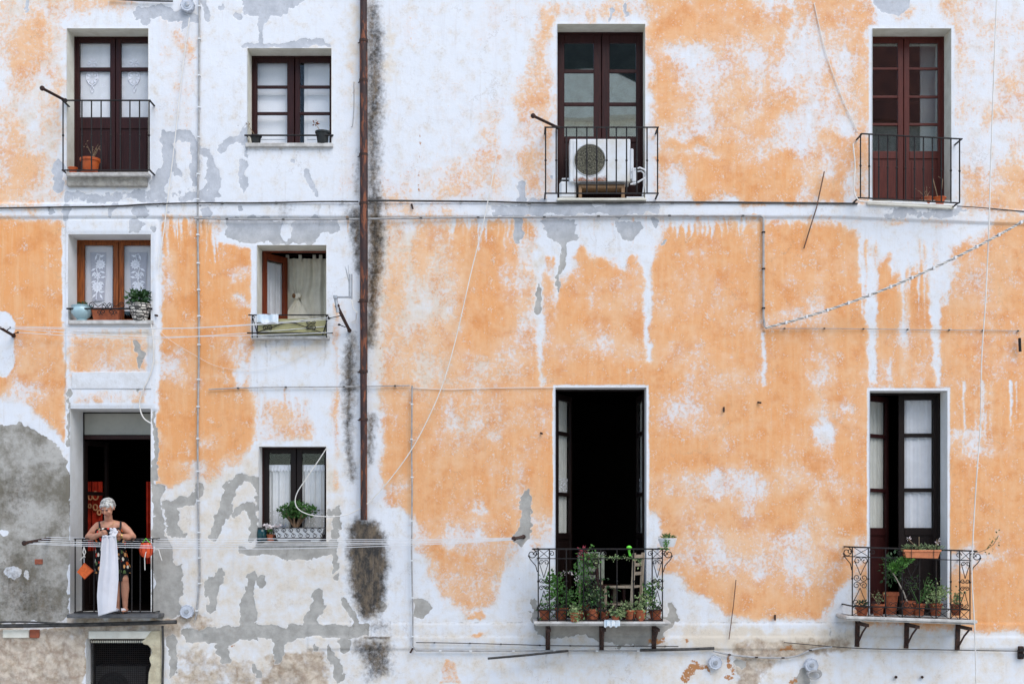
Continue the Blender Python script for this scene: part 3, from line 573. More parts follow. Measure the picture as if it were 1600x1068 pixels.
# ------------------------------------------------------------------ openings: reveals and rooms painted near black for indoor shade
def reveal(nm, room=3.0):
    x0, y0, x1, y1, d = OPEN[nm]; a = W(x0, y0); b = W(x1, y1); e = .012
    m = MB(); l, r, t, bt = a.x, b.x, a.z, b.z
    m.add([(l,-e,bt),(l,d+.1,bt),(l,d+.1,t),(l,-e,t)], [(0,1,2,3)]); m.add([(r,-e,bt),(r,-e,t),(r,d+.1,t),(r,d+.1,bt)], [(0,1,2,3)])
    m.add([(l,-e,t),(l,d+.1,t),(r,d+.1,t),(r,-e,t)], [(0,1,2,3)]); m.add([(l,-e,bt),(r,-e,bt),(r,d+.1,bt),(l,d+.1,bt)], [(0,1,2,3)])
    rv = m.build('reveal', M['cream_trim'] if nm in ('door_tl','win_tl','door_ac','door_tr','win_tab') else M['white_trim'], B)
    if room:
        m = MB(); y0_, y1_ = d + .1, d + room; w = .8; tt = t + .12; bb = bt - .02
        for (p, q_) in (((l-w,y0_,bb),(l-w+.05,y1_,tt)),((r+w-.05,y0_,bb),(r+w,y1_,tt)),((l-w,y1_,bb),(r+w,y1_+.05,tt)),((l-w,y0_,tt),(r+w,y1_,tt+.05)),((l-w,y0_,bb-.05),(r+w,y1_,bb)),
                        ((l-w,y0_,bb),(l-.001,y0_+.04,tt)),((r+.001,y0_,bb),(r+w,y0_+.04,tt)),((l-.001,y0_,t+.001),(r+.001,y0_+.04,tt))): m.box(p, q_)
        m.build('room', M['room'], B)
    return a, b, d
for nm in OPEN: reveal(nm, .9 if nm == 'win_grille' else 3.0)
# ---- leaves of doors and windows
def leaf(parent, hx, wpx, top, bot, d, angle=0, right=False, stile=8, toph=9, muntins=(), mw=4, panel=None, both=8, mat='dark_wood', glassm='glass', t=.045, inner=None, thin_meet=None, lab=None, both_px=None):
    """One hinged leaf; px units at depth d. hx: pixel column of the hinge side. Returns a matrix that maps leaf-local (x, y, z) to world."""
    u = (D + d) / D / S; w = wpx * u; h = (bot - top) * u; hz = W(hx, bot, d)
    sgn = -1 if right else 1
    Mx = Matrix.Translation(hz) @ Matrix.Rotation(R_(angle) * sgn, 4, 'Z') @ Matrix.Diagonal((sgn, 1, 1, 1))
    zl = lambda py: (bot - py) * u
    st_h = stile * u; st_m = (inner or stile) * u
    m = MB(); L = []
    L.append(((0,0,0),(st_h,t,h))); L.append(((w-st_m,0,0),(w,t,h))); L.append(((st_h,.001,h-toph*u),(w-st_m,t-.001,h))); L.append(((st_h,.001,0),(w-st_m,t-.001,both*u)))
    gl = [top + toph] ; edges = []
    for mm in muntins: L.append(((st_h,.006,zl(mm+mw/2)),(w-st_m,t-.006,zl(mm-mw/2))))
    gbot = panel[0] if panel else bot - both
    if panel: L.append(((st_h,.001,zl(panel[1])),(w-st_m,t-.001,zl(panel[0]))))
    def addb(m_, a_, b_):
        n0 = len(m_.v); m_.box(a_, b_); m_.v[n0:] = [tuple(Mx @ Vector(p)) for p in m_.v[n0:]]
    for a_, b_ in L: addb(m, a_, b_)
    sash = m.build('sash', M[mat], parent, bev=.004)
    if lab: sash['label'] = lab
    ed = [top + toph] + [e_ for mm in muntins for e_ in (mm - mw/2, mm + mw/2)] + [gbot]
    for i in range(0, len(ed), 2):
        m = MB(); addb(m, (st_h-.004, t*.45, zl(ed[i+1])-.004), (w-st_m+.004, t*.45+.004, zl(ed[i])+.004)); m.build('pane', M[glassm], parent)
    if panel:
        m = MB(); addb(m, (st_h-.004, t*.35, both*u-.004), (w-st_m+.004, t*.6, zl(panel[1])+.004))
        addb(m, (st_h+.035, t*.2, both*u+.035), (w-st_m-.035, t*.36, zl(panel[1])-.035)); m.build('panel', M[mat], parent, bev=.006)
    return Mx, u, w, h, zl
def frame_part(name, lab, x0, y0, x1, y1, d, wpx, mat, bottom=True):
    m = MB(); m.R(x0, y0, x0+wpx, y1, d, d+.07); m.R(x1-wpx, y0, x1, y1, d, d+.07); m.R(x0+wpx, y0, x1-wpx, y0+wpx, d+.001, d+.069)
    if bottom: m.R(x0+wpx, y1-wpx, x1-wpx, y1, d+.001, d+.069)
    o = m.build(name, M[mat], B, bev=.004); o['label'] = lab; return o
def at_depth(nm):
    x0, y0, x1, y1, d = OPEN[nm]; f = D / (D + d)
    return 800+(x0-800)*f, EY+(y0-EY)*f, 800+(x1-800)*f, EY+(y1-EY)*f, d
# top left balcony door
x0, y0, x1, y1, d = at_depth('door_tl')
w1 = frame_part('balcony_door', 'dark brown glazed double door with white lace behind its panes', x0, y0, x1, y1, d, 3, 'dark_wood', False)
mid = (x0 + x1) / 2 + 2
leaf(w1, x0+3, mid-x0-3.5, y0+3, y1, d+.015, stile=5.5, inner=8, toph=6.5, muntins=(108,), mw=6, panel=(183,201), both=8)
leaf(w1, x1-3, x1-3-mid-.5, y0+3, y1, d+.015, right=True, stile=5.5, inner=8, toph=6.5, muntins=(108,), mw=6, panel=(183,201), both=8)
# top window with black pots
x0, y0, x1, y1, d = at_depth('win_tl'); y0 += 0
w2 = frame_part('window', 'dark brown six pane window with white shutters inside', x0, y0, x1, y1, d, 2.5, 'dark_wood')
mid = 460
leaf(w2, x0+2.5, mid-x0-3, y0+2.5, y1-2.5, d+.015, stile=6, inner=11, toph=8, muntins=(135.5,177), mw=4.5, both=7)
leaf(w2, x1-2.5, x1-2.5-mid-1, y0+2.5, y1-2.5, d+.015, right=True, stile=5, inner=7.5, toph=8, muntins=(135.5,177), mw=4.5, both=7)
for a_, b_ in ((397,452),(475,524)):
    m = MB(); m.R(a_, 92, b_, 224, d+.16, d+.185); m.R(a_+5, 98, b_-5, 150, d+.152, d+.16); m.R(a_+5, 158, b_-5, 218, d+.152, d+.16); m.build('inner_or_mirrored_shutter', M['shutter_white'], w2, bev=.004)
# air conditioner door
x0, y0, x1, y1, d = at_depth('door_ac')
w3 = frame_part('balcony_door', 'dark brown glazed double door behind the air conditioner', x0, y0, x1, y1, d, 3, 'dark_wood', False)
mid = 940
leaf(w3, x0+3, mid-x0-3.5, y0+3, y1, d+.015, stile=9, inner=12, toph=14, muntins=(111,162.5), mw=5.5, panel=(213,222), both=8, glassm='glass_old')
leaf(w3, x1-3, x1-3-mid-.5, y0+3, y1, d+.015, right=True, stile=8, inner=12, toph=14, muntins=(111,162.5), mw=5.5, panel=(213,222), both=8, glassm='glass_old')
# top right door
x0, y0, x1, y1, d = at_depth('door_tr')
w4 = frame_part('balcony_door', 'worn reddish brown eight pane double door', x0, y0, x1, y1, d, 3, 'red_wood', False)
mid = 1412
leaf(w4, x0+3, mid-x0-3.5, y0+3, y1, d+.015, stile=5.5, inner=8.5, toph=7, muntins=(107,151,194), mw=4, panel=(236,248), both=8, mat='red_wood', glassm='glass_mid')
leaf(w4, x1-3, x1-3-mid-.5, y0+3, y1, d+.015, right=True, stile=6.5, inner=8.5, toph=7, muntins=(107,151,194), mw=4, panel=(236,248), both=8, mat='red_wood', glassm='glass_mid')
m = MB(); m.R(1438, 62, 1466, 306, d+.30, d+.33); m.R(1441, 72, 1463, 150, d+.292, d+.30); m.R(1441, 160, 1463, 236, d+.292, d+.30); m.build('inner_or_mirrored_shutter', M['shutter_white'], w4, bev=.004)  # white board behind the panes imitates shutters reflected in the glass
# lace window
x0, y0, x1, y1, d = at_depth('win_lace')
w5 = frame_part('window', 'varnished orange brown wooden window with lace panels', x0, y0, x1, y1+3, d, 3, 'honey_wood')
mid = 185.5
leaf(w5, x0+3, mid-x0-3.5, y0+3, y1, d+.015, stile=8.5, inner=8, toph=5, both=8, mat='honey_wood')
leaf(w5, x1-3, x1-3-mid-.5, y0+3, y1, d+.015, right=True, stile=8, inner=7, toph=5, both=8, mat='honey_wood')
# tab curtain window: left leaf swung inwards
x0, y0, x1, y1, d = at_depth('win_tab')
w6 = frame_part('window', 'red brown wooden window with its left sash swung open', x0, y0, x1, y1, d, 2, 'rust_wood')
LW6 = leaf(w6, x0+2, 51, y0+2, 496, d-.03, angle=53, stile=8, inner=8, toph=10, both=8, mat='rust_wood', t=.05)
# the lady's doorway: transom panel and a dark open door frame
x0, y0, x1, y1, d = at_depth('door_lady')
w7 = frame_part('balcony_door', 'open dark doorway under a grey transom panel', x0, y0, x1, y1, d, 2, 'black_wood', False)
m = MB(); m.R(x0+2, 644, x1-2, 679, d+.01, d+.04); m.build('transom_panel', simple('greenish_grey_board', (.40,.39,.34,1), (.33,.32,.28,1), 3, .6, .001), w7, bev=.003)
m = MB(); m.R(x0+2, 679.5, x1-2, 686, d-.005, d+.06); m.build('transom_rail', M['dark_wood'], w7, bev=.003)
leaf(w7, x0+3, 54, 687, y1, d+.02, angle=66, stile=7, toph=8, muntins=(770,), mw=6, panel=(860,872), mat='black_wood')
leaf(w7, x1-3, 54, 687, y1, d+.02, angle=86, right=True, stile=7, toph=8, muntins=(770,), mw=6, panel=(860,872), mat='black_wood')
# bonsai window
x0, y0, x1, y1, d = at_depth('win_bonsai')
w8 = frame_part('window', 'near black wooden window with sheer half curtains', x0, y0, x1, y1, d, 2.5, 'dark_wood')
mid = 463
leaf(w8, x0+2.5, mid-x0-3, y0+2.5, y1-2.5, d+.01, stile=8, inner=8.5, toph=7, both=9, mat='black_wood')
leaf(w8, x1-2.5, x1-2.5-mid-.5, y0+2.5, y1-2.5, d+.01, right=True, stile=4, inner=8.5, toph=7, both=9, mat='black_wood')
# middle big door, both leaves open inwards
x0, y0, x1, y1, d = at_depth('door_mid')
w9 = frame_part('balcony_door', 'tall dark double door standing wide open behind the plants', x0, y0, x1, y1, d, 2.5, 'black_wood', False)
LM1 = leaf(w9, x0+2.5, 68, y0+6, y1, d+.02, angle=66, stile=10, inner=9, toph=9, muntins=(675,771), mw=6, panel=(832,842), mat='black_wood', glassm='glass')
LM2 = leaf(w9, x1-2.5, 68, y0+6, y1, d+.02, angle=86, right=True, stile=9, inner=9, toph=9, muntins=(675,771), mw=6, panel=(832,842), mat='black_wood', glassm='glass')
# lower right door
x0, y0, x1, y1, d = at_depth('door_br')
w10 = frame_part('balcony_door', 'dark glazed double door with its left leaf ajar', x0, y0, x1, y1, d, 3, 'black_wood', False)
LB1 = leaf(w10, x0+3, 59, y0+3, y1, d+.02, angle=38, stile=8, inner=7, toph=9, muntins=(679.5,765), mw=6, panel=(824,836), mat='dark_wood', glassm='glass')
LB2 = leaf(w10, x1-3, 61, y0+3, y1, d+.02, angle=4, right=True, stile=8, inner=9, toph=8, muntins=(679.5,765), mw=6, panel=(824,836), mat='black_wood', glassm='glass')
# basement-like grille window
x0, y0, x1, y1, d = at_depth('win_grille')
w11 = frame_part('window', 'bottom window closed by a fine dark wire screen', x0, y0, x1, y1, d-.12, 2, 'iron', False)
m = MB()
for i in range(33): p = W(x0+2+i*3, y0, d-.11); m.bar((p.x, d-.11, p.z), (p.x, d-.11, W(x0,y1,d-.11).z), .0042, 4)
for i in range(40): p = W(x0, y0+3+i*3, d-.116); m.bar((p.x, d-.116, p.z), (W(x1,0,d-.116).x, d-.116, p.z), .0042, 4)
m.build('wire_screen', M['iron'], w11); 
m = MB()
for i in range(26): m.R(142+i*3.4, 1000, 144.2+i*3.4, 1003.5, d-.135, d-.12)
m.build('perforated_strip', M['cream_trim'], w11)
# ---- sills and lintels
def sill(x0, y0, x1, y1, out, mat, name='window_sill', back=.2):
    m = MB(); m.R(x0, y0, x1, y1, -out, back); return m.build(name, M[mat], B, bev=.006)
sill(383, 223, 520, 229, .05, 'marble'); sill(106, 500, 238, 506, .07, 'marble'); sill(392, 524, 514, 529, .10, 'marble'); sill(402, 846, 512, 851, .03, 'stone')
m = MB(); m.R(112, 581, 236, 607, -.032, .02); m.build('lintel', simple('whitewashed_plaster', (.68,.69,.71,1), (.58,.57,.56,1), 6, .9, .004, 40), B, bev=.006)
m = MB(); m.R(138, 985, 238, 997.5, -.03, .1); m.build('lintel', M['cream_trim'], B, bev=.01)
# broken plaster jamb at the screened window
m = MB(); pts = [(226,998),(221,1001),(224,1006),(231,1007),(236,1013),(237,1020),(233,1027),(234,1033),(236,1038),(232,1050),(231,1068),(231,1130),(252,1130),(251,985),(236,985)]
m.prism([(W(px,py,-.04).x, W(px,py,-.04).z) for px, py in pts], -.04, .06); m.build('broken_jamb', simple('yellowed_plaster', (.60,.54,.38,1), (.44,.38,.26,1), 7, .9, .012, 30), B, bev=.008)
m = MB(); m.R(4, 983, 45, 996, -.035, .02); m.build('stone_block', M['cream_trim'], B, bev=.008)
m = MB(); m.R(46, 983, 61, 996, -.03, .02); m.build('brick', M['brick'], B, bev=.006)
m = MB(); m.R(54, 873, 66, 881, -.012, .02); m.build('brick', M['brick'], B, bev=.004)
m = MB(); m.R(1395-3, 1000, 1396, 1001, -.01, .0)
# downpipe
m = MB(); y_ = -.075; m.tube([W(568,-220,y_), W(568,64,y_)], .047, 14); dp = m.build('downpipe', M['rustpipe'], B, smooth=True); dp['label'] = 'rusty brown drainpipe running down the facade'
for a_, b_, r_ in ((60,470,.053),(466,580,.050),(576,812,.046)):
    m = MB(); m.tube([W(568,a_,y_), W(568.5,(a_+b_)/2,y_-.004), W(568.5,b_,y_)], r_, 14); m.build('pipe_section', M['rustpipe'], dp, smooth=True)
for py in (64, 126, 242, 318, 470, 580, 655):
    m = MB(); c_ = W(568,py,y_); m.tube([c_+Vector((0,0,-.018)), c_+Vector((0,0,.018))], .059, 14); m.bar(c_, (c_.x-.09, .01, c_.z), .008); m.build('pipe_bracket', M['rust'], dp, smooth=True)
# ------------------------------------------------------------------ plain iron balconies
def balcony(label, slab, rail, posts, yr, slab_mat, tilt=None, rail_r=.011, knots=True, out=-.07):
    if tilt: p = W(*tilt[0], yr); XF[0] = Matrix.Translation(p) @ Matrix.Rotation(R_(tilt[1]), 4, 'Y') @ Matrix.Translation(-p)
    m = MB(); m.R(*slab, out, .25); b = m.build('balcony', M[slab_mat], B, bev=.008); b['label'] = label
    x0, ry, x1, by = rail
    h0, h1 = W(x0,ry,yr), W(x1,ry,yr); l0, l1 = W(x0,by,yr), W(x1,by,yr)
    for nm_r, a_, b_ in (('top_rail',h0,h1),('bottom_rail',l0,l1)):
        m = MB()
        m.box((a_.x-.012,yr-.012,a_.z-.007),(b_.x+.012,yr+.012,a_.z+.007))
        for q_ in (a_, b_): m.box((q_.x-.011,yr+.010,q_.z-.006),(q_.x+.011,.03,q_.z+.006))
        m.build(nm_r, M['iron'], b)
    m = MB(); zc = (h0.z + l0.z)/2; hh = h0.z - l0.z
    m.bar((0,0,-hh/2),(0,0,hh/2), .0095, 8)
    if knots: m.ell((0,0,.0),(.016,.016,.02),8,5)
    copies('baluster', m, M['iron'], b, [(W(px,ry,yr).x, yr, zc) for px in posts])
    XF[0] = None; return b
balcony('small balcony with plain black railing at the top left door', (103,269,232,275), (98,157,234,266), (98.5,128,143,158,173,188,203,218,233), -.22, 'marble', out=-.12)
m = MB(); m.R(104, 275.5, 229, 291, -.06, .02); m.build('worn_ledge', M['stone'], B, bev=.012)
balcony('balcony with black railing in front of the air conditioner', (870,309,1010,313), (852,199,1028,302), (852.5,869,885,901,917,932.5,948,963,979,995,1011,1027.5), -.28, 'cream_trim')
balcony('slightly tilted balcony with black railing at the top right door', (1358,312,1494,318), (1344,209,1500,309), (1344.5,1358,1373,1387,1401,1415,1429,1443,1457,1471,1486,1499.5), -.26, 'cream_trim', ((1344,260), 3.0))
b3 = balcony('doorway balcony with thin black bars where the woman stands', (104,959,247,965), (117,841,240,956), (117.5,129,147,166,188,206,219,238.5), -.26, 'dark_stone', None, knots=False, out=-.30)
# window rails
def window_rail(x0, x1, py, y):
    m = MB(); m.bar(W(x0,py,y), W(x1,py,y), .012, 8)
    for xx in (x0+3, x1-3): m.bar(W(xx,py,y), (W(xx,py,y).x, .01, W(xx,py,y).z), .008)
    o = m.build('window_rail', M['iron'], B); return o
window_rail(382, 521, 211.5, -.06)
wr = window_rail(104, 238, 482, -.08)
def spiral(c, r, turns, a0, sgn, n=16, y=0, rin=.22):
    out = []
    for i in range(n+1):
        t = i / n; a_ = a0 + sgn * turns * 2 * math.pi * t; q_ = r * (1 - (1-rin) * t); out.append(Vector((c[0] + q_*math.cos(a_), y, c[1] + q_*math.sin(a_))))
    return out
def scroll(m, px, py, rpx, turns, a0, sgn, y, r=.0055): c_ = W(px, py, y); m.tube(spiral((c_.x, c_.z), rpx/S*(D+y)/D, turns, R_(a0), sgn, 18, y), r, 5)
m = MB(); yy = -.08
for sx_ in (-1, 1):
    cx = 167
    m.tube([W(cx,482,yy), W(cx+sx_*6,474,yy), W(cx+sx_*14,479,yy), W(cx+sx_*22,472,yy), W(cx+sx_*27,474,yy)], .006, 5)
    scroll(m, cx+sx_*23, 477, 5, 1.2, 90, -sx_, yy); scroll(m, cx+sx_*5, 478, 5, 1.2, 90, sx_, yy); scroll(m, cx+sx_*6, 487, 4.5, 1.2, 270, sx_, yy); scroll(m, cx+sx_*13, 488, 3.5, 1.1, 270, -sx_, yy)
m.build('scroll_ornament', M['iron'], wr)
# tab-curtain window: iron cage with scrolls and an olive cloth behind
yy = -.14
m = MB()
for py in (492, 520): m.bar(W(388 if py == 492 else 386,py,yy), W(513 if py == 492 else 520,py,yy), .009, 6)
for px in (394, 402, 510): m.bar(W(px,492,yy), W(px,527,yy), .008, 6)
for px in (394, 511): m.bar(W(px,492,yy), (W(px,492,yy).x,.02,W(px,492,yy).z), .008, 6)
cage = m.build('window_cage', M['iron'], B); cage['label'] = 'low black iron cage with scrolls under the open window'
m = MB()
for sx_ in (-1, 1):
    m.tube([W(452+sx_*50,519,yy), W(452+sx_*30,512,yy), W(452+sx_*10,505,yy), W(452-sx_*10,505-1,yy), W(452-sx_*28,499,yy)], .006, 5)
    c_ = 452 + sx_*34
    for a_ in (-1, 1):
        scroll(m, c_+a_*4, 503, 4, 1.1, 0 if a_ < 0 else 180, a_, yy); scroll(m, c_+a_*4, 512, 4.5, 1.1, 0 if a_ < 0 else 180, -a_, yy)
m.build('scroll_ornament', M['iron'], cage)
m = MB(); m.bar(W(511,500,yy), W(504,524,yy), .007); m.bar(W(395,497,yy), W(402,520,yy), .007); m.build('stay', M['iron'], cage)
# bonsai window scroll rail
yy = -.07; m = MB(); m.bar(W(426,824,yy), W(509,824,yy), .006); m.bar(W(426,840,yy), W(509,840,yy), .006)
for i in range(7):
    cx = 434 + i*11.2; scroll(m, cx-1.5, 828, 3.6, 1.2, 200, -1, yy, .0045); scroll(m, cx+1.5, 836, 3.6, 1.2, 20, -1, yy, .0045); m.bar(W(cx-4.4,829.5,yy), W(cx+4.4,834.5,yy), .0045, 5)
m.bar(W(427,824,yy), W(427,842,yy), .006); m.bar(W(508,824,yy), W(508,842,yy), .006); m.bar(W(427,824,yy), (W(427,824,yy).x,.02,W(427,824,yy).z),.006); m.bar(W(508,824,yy),(W(508,824,yy).x,.02,W(508,824,yy).z),.006)
o = m.build('window_rail', M['iron'], B); o['label'] = 'low black scroll rail under the bonsai window'
# ------------------------------------------------------------------ ornate lower balconies
def ornate(label, slab, rail_y, bot_y, posts, panels, yr, ends, tilt=None):
    if tilt: p = W(*tilt[0], yr); XF[0] = Matrix.Translation(p) @ Matrix.Rotation(R_(tilt[1]), 4, 'Y') @ Matrix.Translation(-p)
    m = MB(); a_ = W(slab[0], slab[1], yr-.06); b_ = W(slab[2], slab[3], yr-.06)
    n_ = 10; pts = [(a_.x, .1)] + [(a_.x + .05 - .05*math.cos(t*math.pi/2/n_) , yr-.01-.05*math.sin(t*math.pi/2/n_)) for t in range(n_+1)]
    m.box((a_.x, yr-.06, b_.z), (b_.x, .2, a_.z)); m.box((a_.x+.02, yr-.04, b_.z-.02), (b_.x-.02, .2, b_.z))
    b = m.build('balcony', M['marble'], B, bev=.014); b['label'] = label
    fr = 15
    m = MB(); l, r = posts[0], posts[-1]
    for py, q_ in ((rail_y, .010), (rail_y+fr, .006), (bot_y, .008), (bot_y+16, .007)):
        h0, h1 = W(l-(9 if py == rail_y else 0), py, yr), W(r+(9 if py == rail_y else 0), py, yr); m.box((h0.x,yr-.012,h0.z-q_),(h1.x,yr+.012,h0.z+q_))
        for px in (l, r): z_ = W(px,py,yr); m.box((z_.x-.01,yr+.012,z_.z-q_),(z_.x+.01,.03,z_.z+q_))
    m.build('rail', M['iron'], b)
    top = W(0,rail_y,yr).z; bt = W(0,bot_y+18,yr).z
    m = MB(); m.bar((0,0,(bt-top)/2),(0,0,(top-bt)/2), .0085, 6); m.ell((0,0,.05),(.015,.015,.02),8,5)
    copies('baluster', m, M['iron'], b, [(W(px,rail_y,yr).x, yr, (top+bt)/2) for px in posts])
    for px0, px1 in panels:
        m = MB(); w_ = px1-px0; cx = (px0+px1)/2; mid_ = (rail_y+fr+bot_y)/2; q_ = w_*.24
        for s_ in (-1, 1):
            m.tube([W(cx,mid_-10,yr), W(cx+s_*w_*.2,mid_-22,yr), W(cx+s_*w_*.42,rail_y+fr+6,yr)], .0052, 5); m.tube([W(cx,mid_+10,yr), W(cx+s_*w_*.2,mid_+22,yr), W(cx+s_*w_*.42,bot_y-6,yr)], .0052, 5)
            scroll(m, cx+s_*w_*.22, rail_y+fr+6, q_, 1.3, 180 if s_ > 0 else 0, -s_, yr); scroll(m, cx+s_*w_*.22, bot_y-6, q_, 1.3, 180 if s_ > 0 else 0, s_, yr)
            scroll(m, cx+s_*w_*.22, mid_-6, q_, 1.4, 180 if s_ > 0 else 0, s_, yr); scroll(m, cx+s_*w_*.22, mid_+6, q_, 1.4, 180 if s_ > 0 else 0, -s_, yr)
            m.bar(W(cx-s_*w_*.45,rail_y+1,yr), W(cx+s_*w_*.45,rail_y+fr-1,yr), .0045, 5); m.bar(W(cx-s_*w_*.45,bot_y+1,yr), W(cx+s_*w_*.45,bot_y+15,yr), .0045, 5)
            scroll(m, cx+s_*w_*.7, rail_y+fr/2, 4.5, 1.3, 180 if s_ > 0 else 0, -s_, yr)
        m.build('scroll_panel', M['iron'], b)
    m = MB(); pxs = posts
    for i in range(len(pxs)-1):
        if any(abs(pxs[i]-p_[0]) < 2 for p_ in panels): continue
        a0, a1 = pxs[i], pxs[i+1]; cx = (a0+a1)/2
        for s_ in (-1, 1): m.bar(W(cx-s_*(a1-a0)*.45,bot_y+1,yr), W(cx+s_*(a1-a0)*.45,bot_y+15,yr), .0045, 5)
        scroll(m, cx-4, bot_y-5, 3.5, 1.2, 0, 1, yr, .0045); scroll(m, cx+4, bot_y-5, 3.5, 1.2, 180, -1, yr, .0045)
    m.build('lower_frieze', M['iron'], b)
    for s_, px in ((-1, l), (1, r)):
        m = MB(); scroll(m, px+s_*10, rail_y+8, 8, 1.35, 90, s_, yr, .0065); m.tube([W(px+s_*16,rail_y+10,yr), W(px+s_*12,rail_y+17,yr), W(px+s_*4,rail_y+26,yr), W(px+s_*1.5,rail_y+36,yr)], .0065, 5); m.build('end_scroll', M['iron'], b)
    for px in ends:
        m = MB(); m.R(px-3.5, slab[3]+1, px+3.5, slab[3]+42, -.035, .02); c_ = W(px, slab[3]+1.5, 0)
        m.box((c_.x-.028, yr+.02, c_.z-.05), (c_.x+.028, .0, c_.z-.008)); m.tube([(c_.x, -.03, c_.z-.3), (c_.x, yr*.5, c_.z-.14), (c_.x, yr*.9, c_.z-.04)], .014, 6); m.build('bracket', M['rust'], b, bev=.003)
    XF[0] = None; return b
ornate('ornate iron balcony crowded with potted plants', (834,970.5,1048,975), 857, 952, (841,858.5,871,885,912,938.5,964,990,1019,1035), ((841,858.5),(912,938.5),(1019,1035)), -.46, (856,940,1022))
ornate('ornate iron balcony with a planter hooked on its rail', (1324,962,1530,967), 854, 946, (1332,1357,1384,1410,1437,1463,1486,1500,1516), ((1332,1357),(1410,1437),(1500,1516)), -.46, (1343,1420,1500), ((1332,900), 1.9))
# ------------------------------------------------------------------ curtains
def cloth(mb, x0, x1, ztop, zbot, y, folds=5, amp=.015, nx_=48, nz_=14, gather=None, seed=0, xf=None, ph=0, hemw=0, flare=0):
    r = random.Random(seed); p1, p2 = r.uniform(0,6), r.uniform(0,6); v = []; f = []
    for j in range(nz_+1):
        t = j/nz_; z = ztop + (zbot-ztop)*t
        for i in range(nx_+1):
            s_ = i/nx_; xx = x0 + (x1-x0)*s_
            if gather: xx = gather(s_, t, x0, x1)
            yy = y + amp*(.6+.4*t)*math.sin(2*math.pi*folds*s_ + p1 + .6*math.sin(2.3*t+p2)) + amp*.4*math.sin(2*math.pi*folds*2.3*s_+p2)
            zz = z + (hemw*math.sin(2*math.pi*folds*s_+p2) if j == nz_ else 0)
            p = Vector((xx, yy, zz)); v.append(xf @ p if xf else p)
    w_ = nx_+1
    for j in range(nz_):
        for i in range(nx_): f.append((j*w_+i, (j+1)*w_+i, (j+1)*w_+i+1, j*w_+i+1))
    return mb.add(v, f)
def curtain_px(name, label, px0, py0, px1, py1, y, mat, folds=4, amp=.012, seed=0, **kw):
    a, b = W(px0,py0,y), W(px1,py1,y); m = MB(); cloth(m, a.x, b.x, a.z, b.z, y, folds, amp, seed=seed, **kw)
    o = m.build(name, M[mat], None, smooth=True, origin=(a+b)/2); return tag(o, label, 'curtain')
def flower(m, c, r, n, y, rot=0):
    for i in range(n):
        a_ = rot + 2*math.pi*i/n; d_ = Vector((math.cos(a_),0,math.sin(a_))); s_ = Vector((-d_.z,0,d_.x))*r*.2
        p = Vector((c.x,y,c.z)); m.add([p+d_*r*.2, p+d_*r*.65+s_, p+d_*r, p+d_*r*.65-s_], [(0,1,2,3)])
d = .27
for i, (a_, b_) in enumerate(((118,174),(187,240))):
    c_ = curtain_px('lace_curtain', ('white lace curtain with a crest in the left pane column of the top left door','white lace curtain with a crest in the right pane column of the top left door')[i], a_, 60, b_, 186, d+.075, 'sheer', 1.2, .006, i)
    m = MB(); cx = (a_+b_)/2 - (2 if i == 0 else 4); yy = d+.064
    for s_ in (-1,1):
        m.tube([W(cx,100,yy), W(cx+s_*5,96,yy), W(cx+s_*8,101,yy)], .006, 4); m.tube([W(cx+s_*2,112,yy), W(cx+s_*8,114,yy), W(cx+s_*9,124,yy), W(cx+s_*5,131,yy), W(cx,134,yy)], .008, 4)
        m.tube([W(cx,134,yy), W(cx+s_*3,140,yy), W(cx,145,yy)], .006, 4)
        for q_ in ((16,96),(16,118),(16,150),(18,134)): flower(m, W(cx+s_*q_[0],q_[1],yy), .03, 5, yy)
    flower(m, W(cx,98,yy), .07, 7, yy); flower(m, W(cx,122,yy), .09, 8, yy)
    m.build('embroidery', M['motif'], c_)
d = .33
for i, (a_, b_, q0, q1) in enumerate(((129,176,140,166),(193,236,201,230))):
    c_ = curtain_px('net_curtain', ('white lace panel with flowers in the left sash of the orange wood window','white lace panel with flowers in the right sash of the orange wood window')[i], a_, 383, b_, 486, d+.085, 'sheet', .7, .008, i+3)
    yy = d+.066; m = MB(); m.add([W(q0+1,394,yy), W(q0+5,470,yy), W(q1-3,470,yy), W(q1,394,yy)], [(0,1,2,3)]); m.build('net_insert', simple('grey_net', (.43,.42,.47,1), (.37,.36,.41,1), 30, .9, 0), c_)
    m = MB(); cx = (q0+q1)/2; yy = d+.060; fl = -1 if i else 1
    m.tube([W(cx-3*fl,468,yy), W(cx-2*fl,450,yy), W(cx+1*fl,432,yy), W(cx-3*fl,418,yy), W(cx+2*fl,406,yy), W(cx+4*fl,398,yy), W(cx-2*fl,397,yy)], .008, 4)
    for px, py, r_, n_ in ((cx+4*fl,413,.075,11),(cx-1*fl,448,.085,12),(cx-1*fl,430,.06,8)): flower(m, W(px,py,yy), r_, n_, yy); m.disc((W(px,py,yy).x,yy-.001,W(px,py,yy).z), r_*.3, 10)
    for px, py, a__ in ((-7,421,30),(-7,428,60),(7,425,-20),(8,433,10),(-7,440,20),(6,442,-40),(6,400,20),(-3,402,70),(-6,462,50),(5,463,-60),(6,456,10)):
        q_ = W(cx+px*fl,py,yy); d_ = Vector((math.cos(R_(a__))*fl,0,math.sin(R_(a__))))*.045; s_ = Vector((-d_.z,0,d_.x))*.35; m.add([q_-d_, q_+s_, q_+d_, q_-s_], [(0,1,2,3)])
    m.build('embroidery', M['motif'], c_)
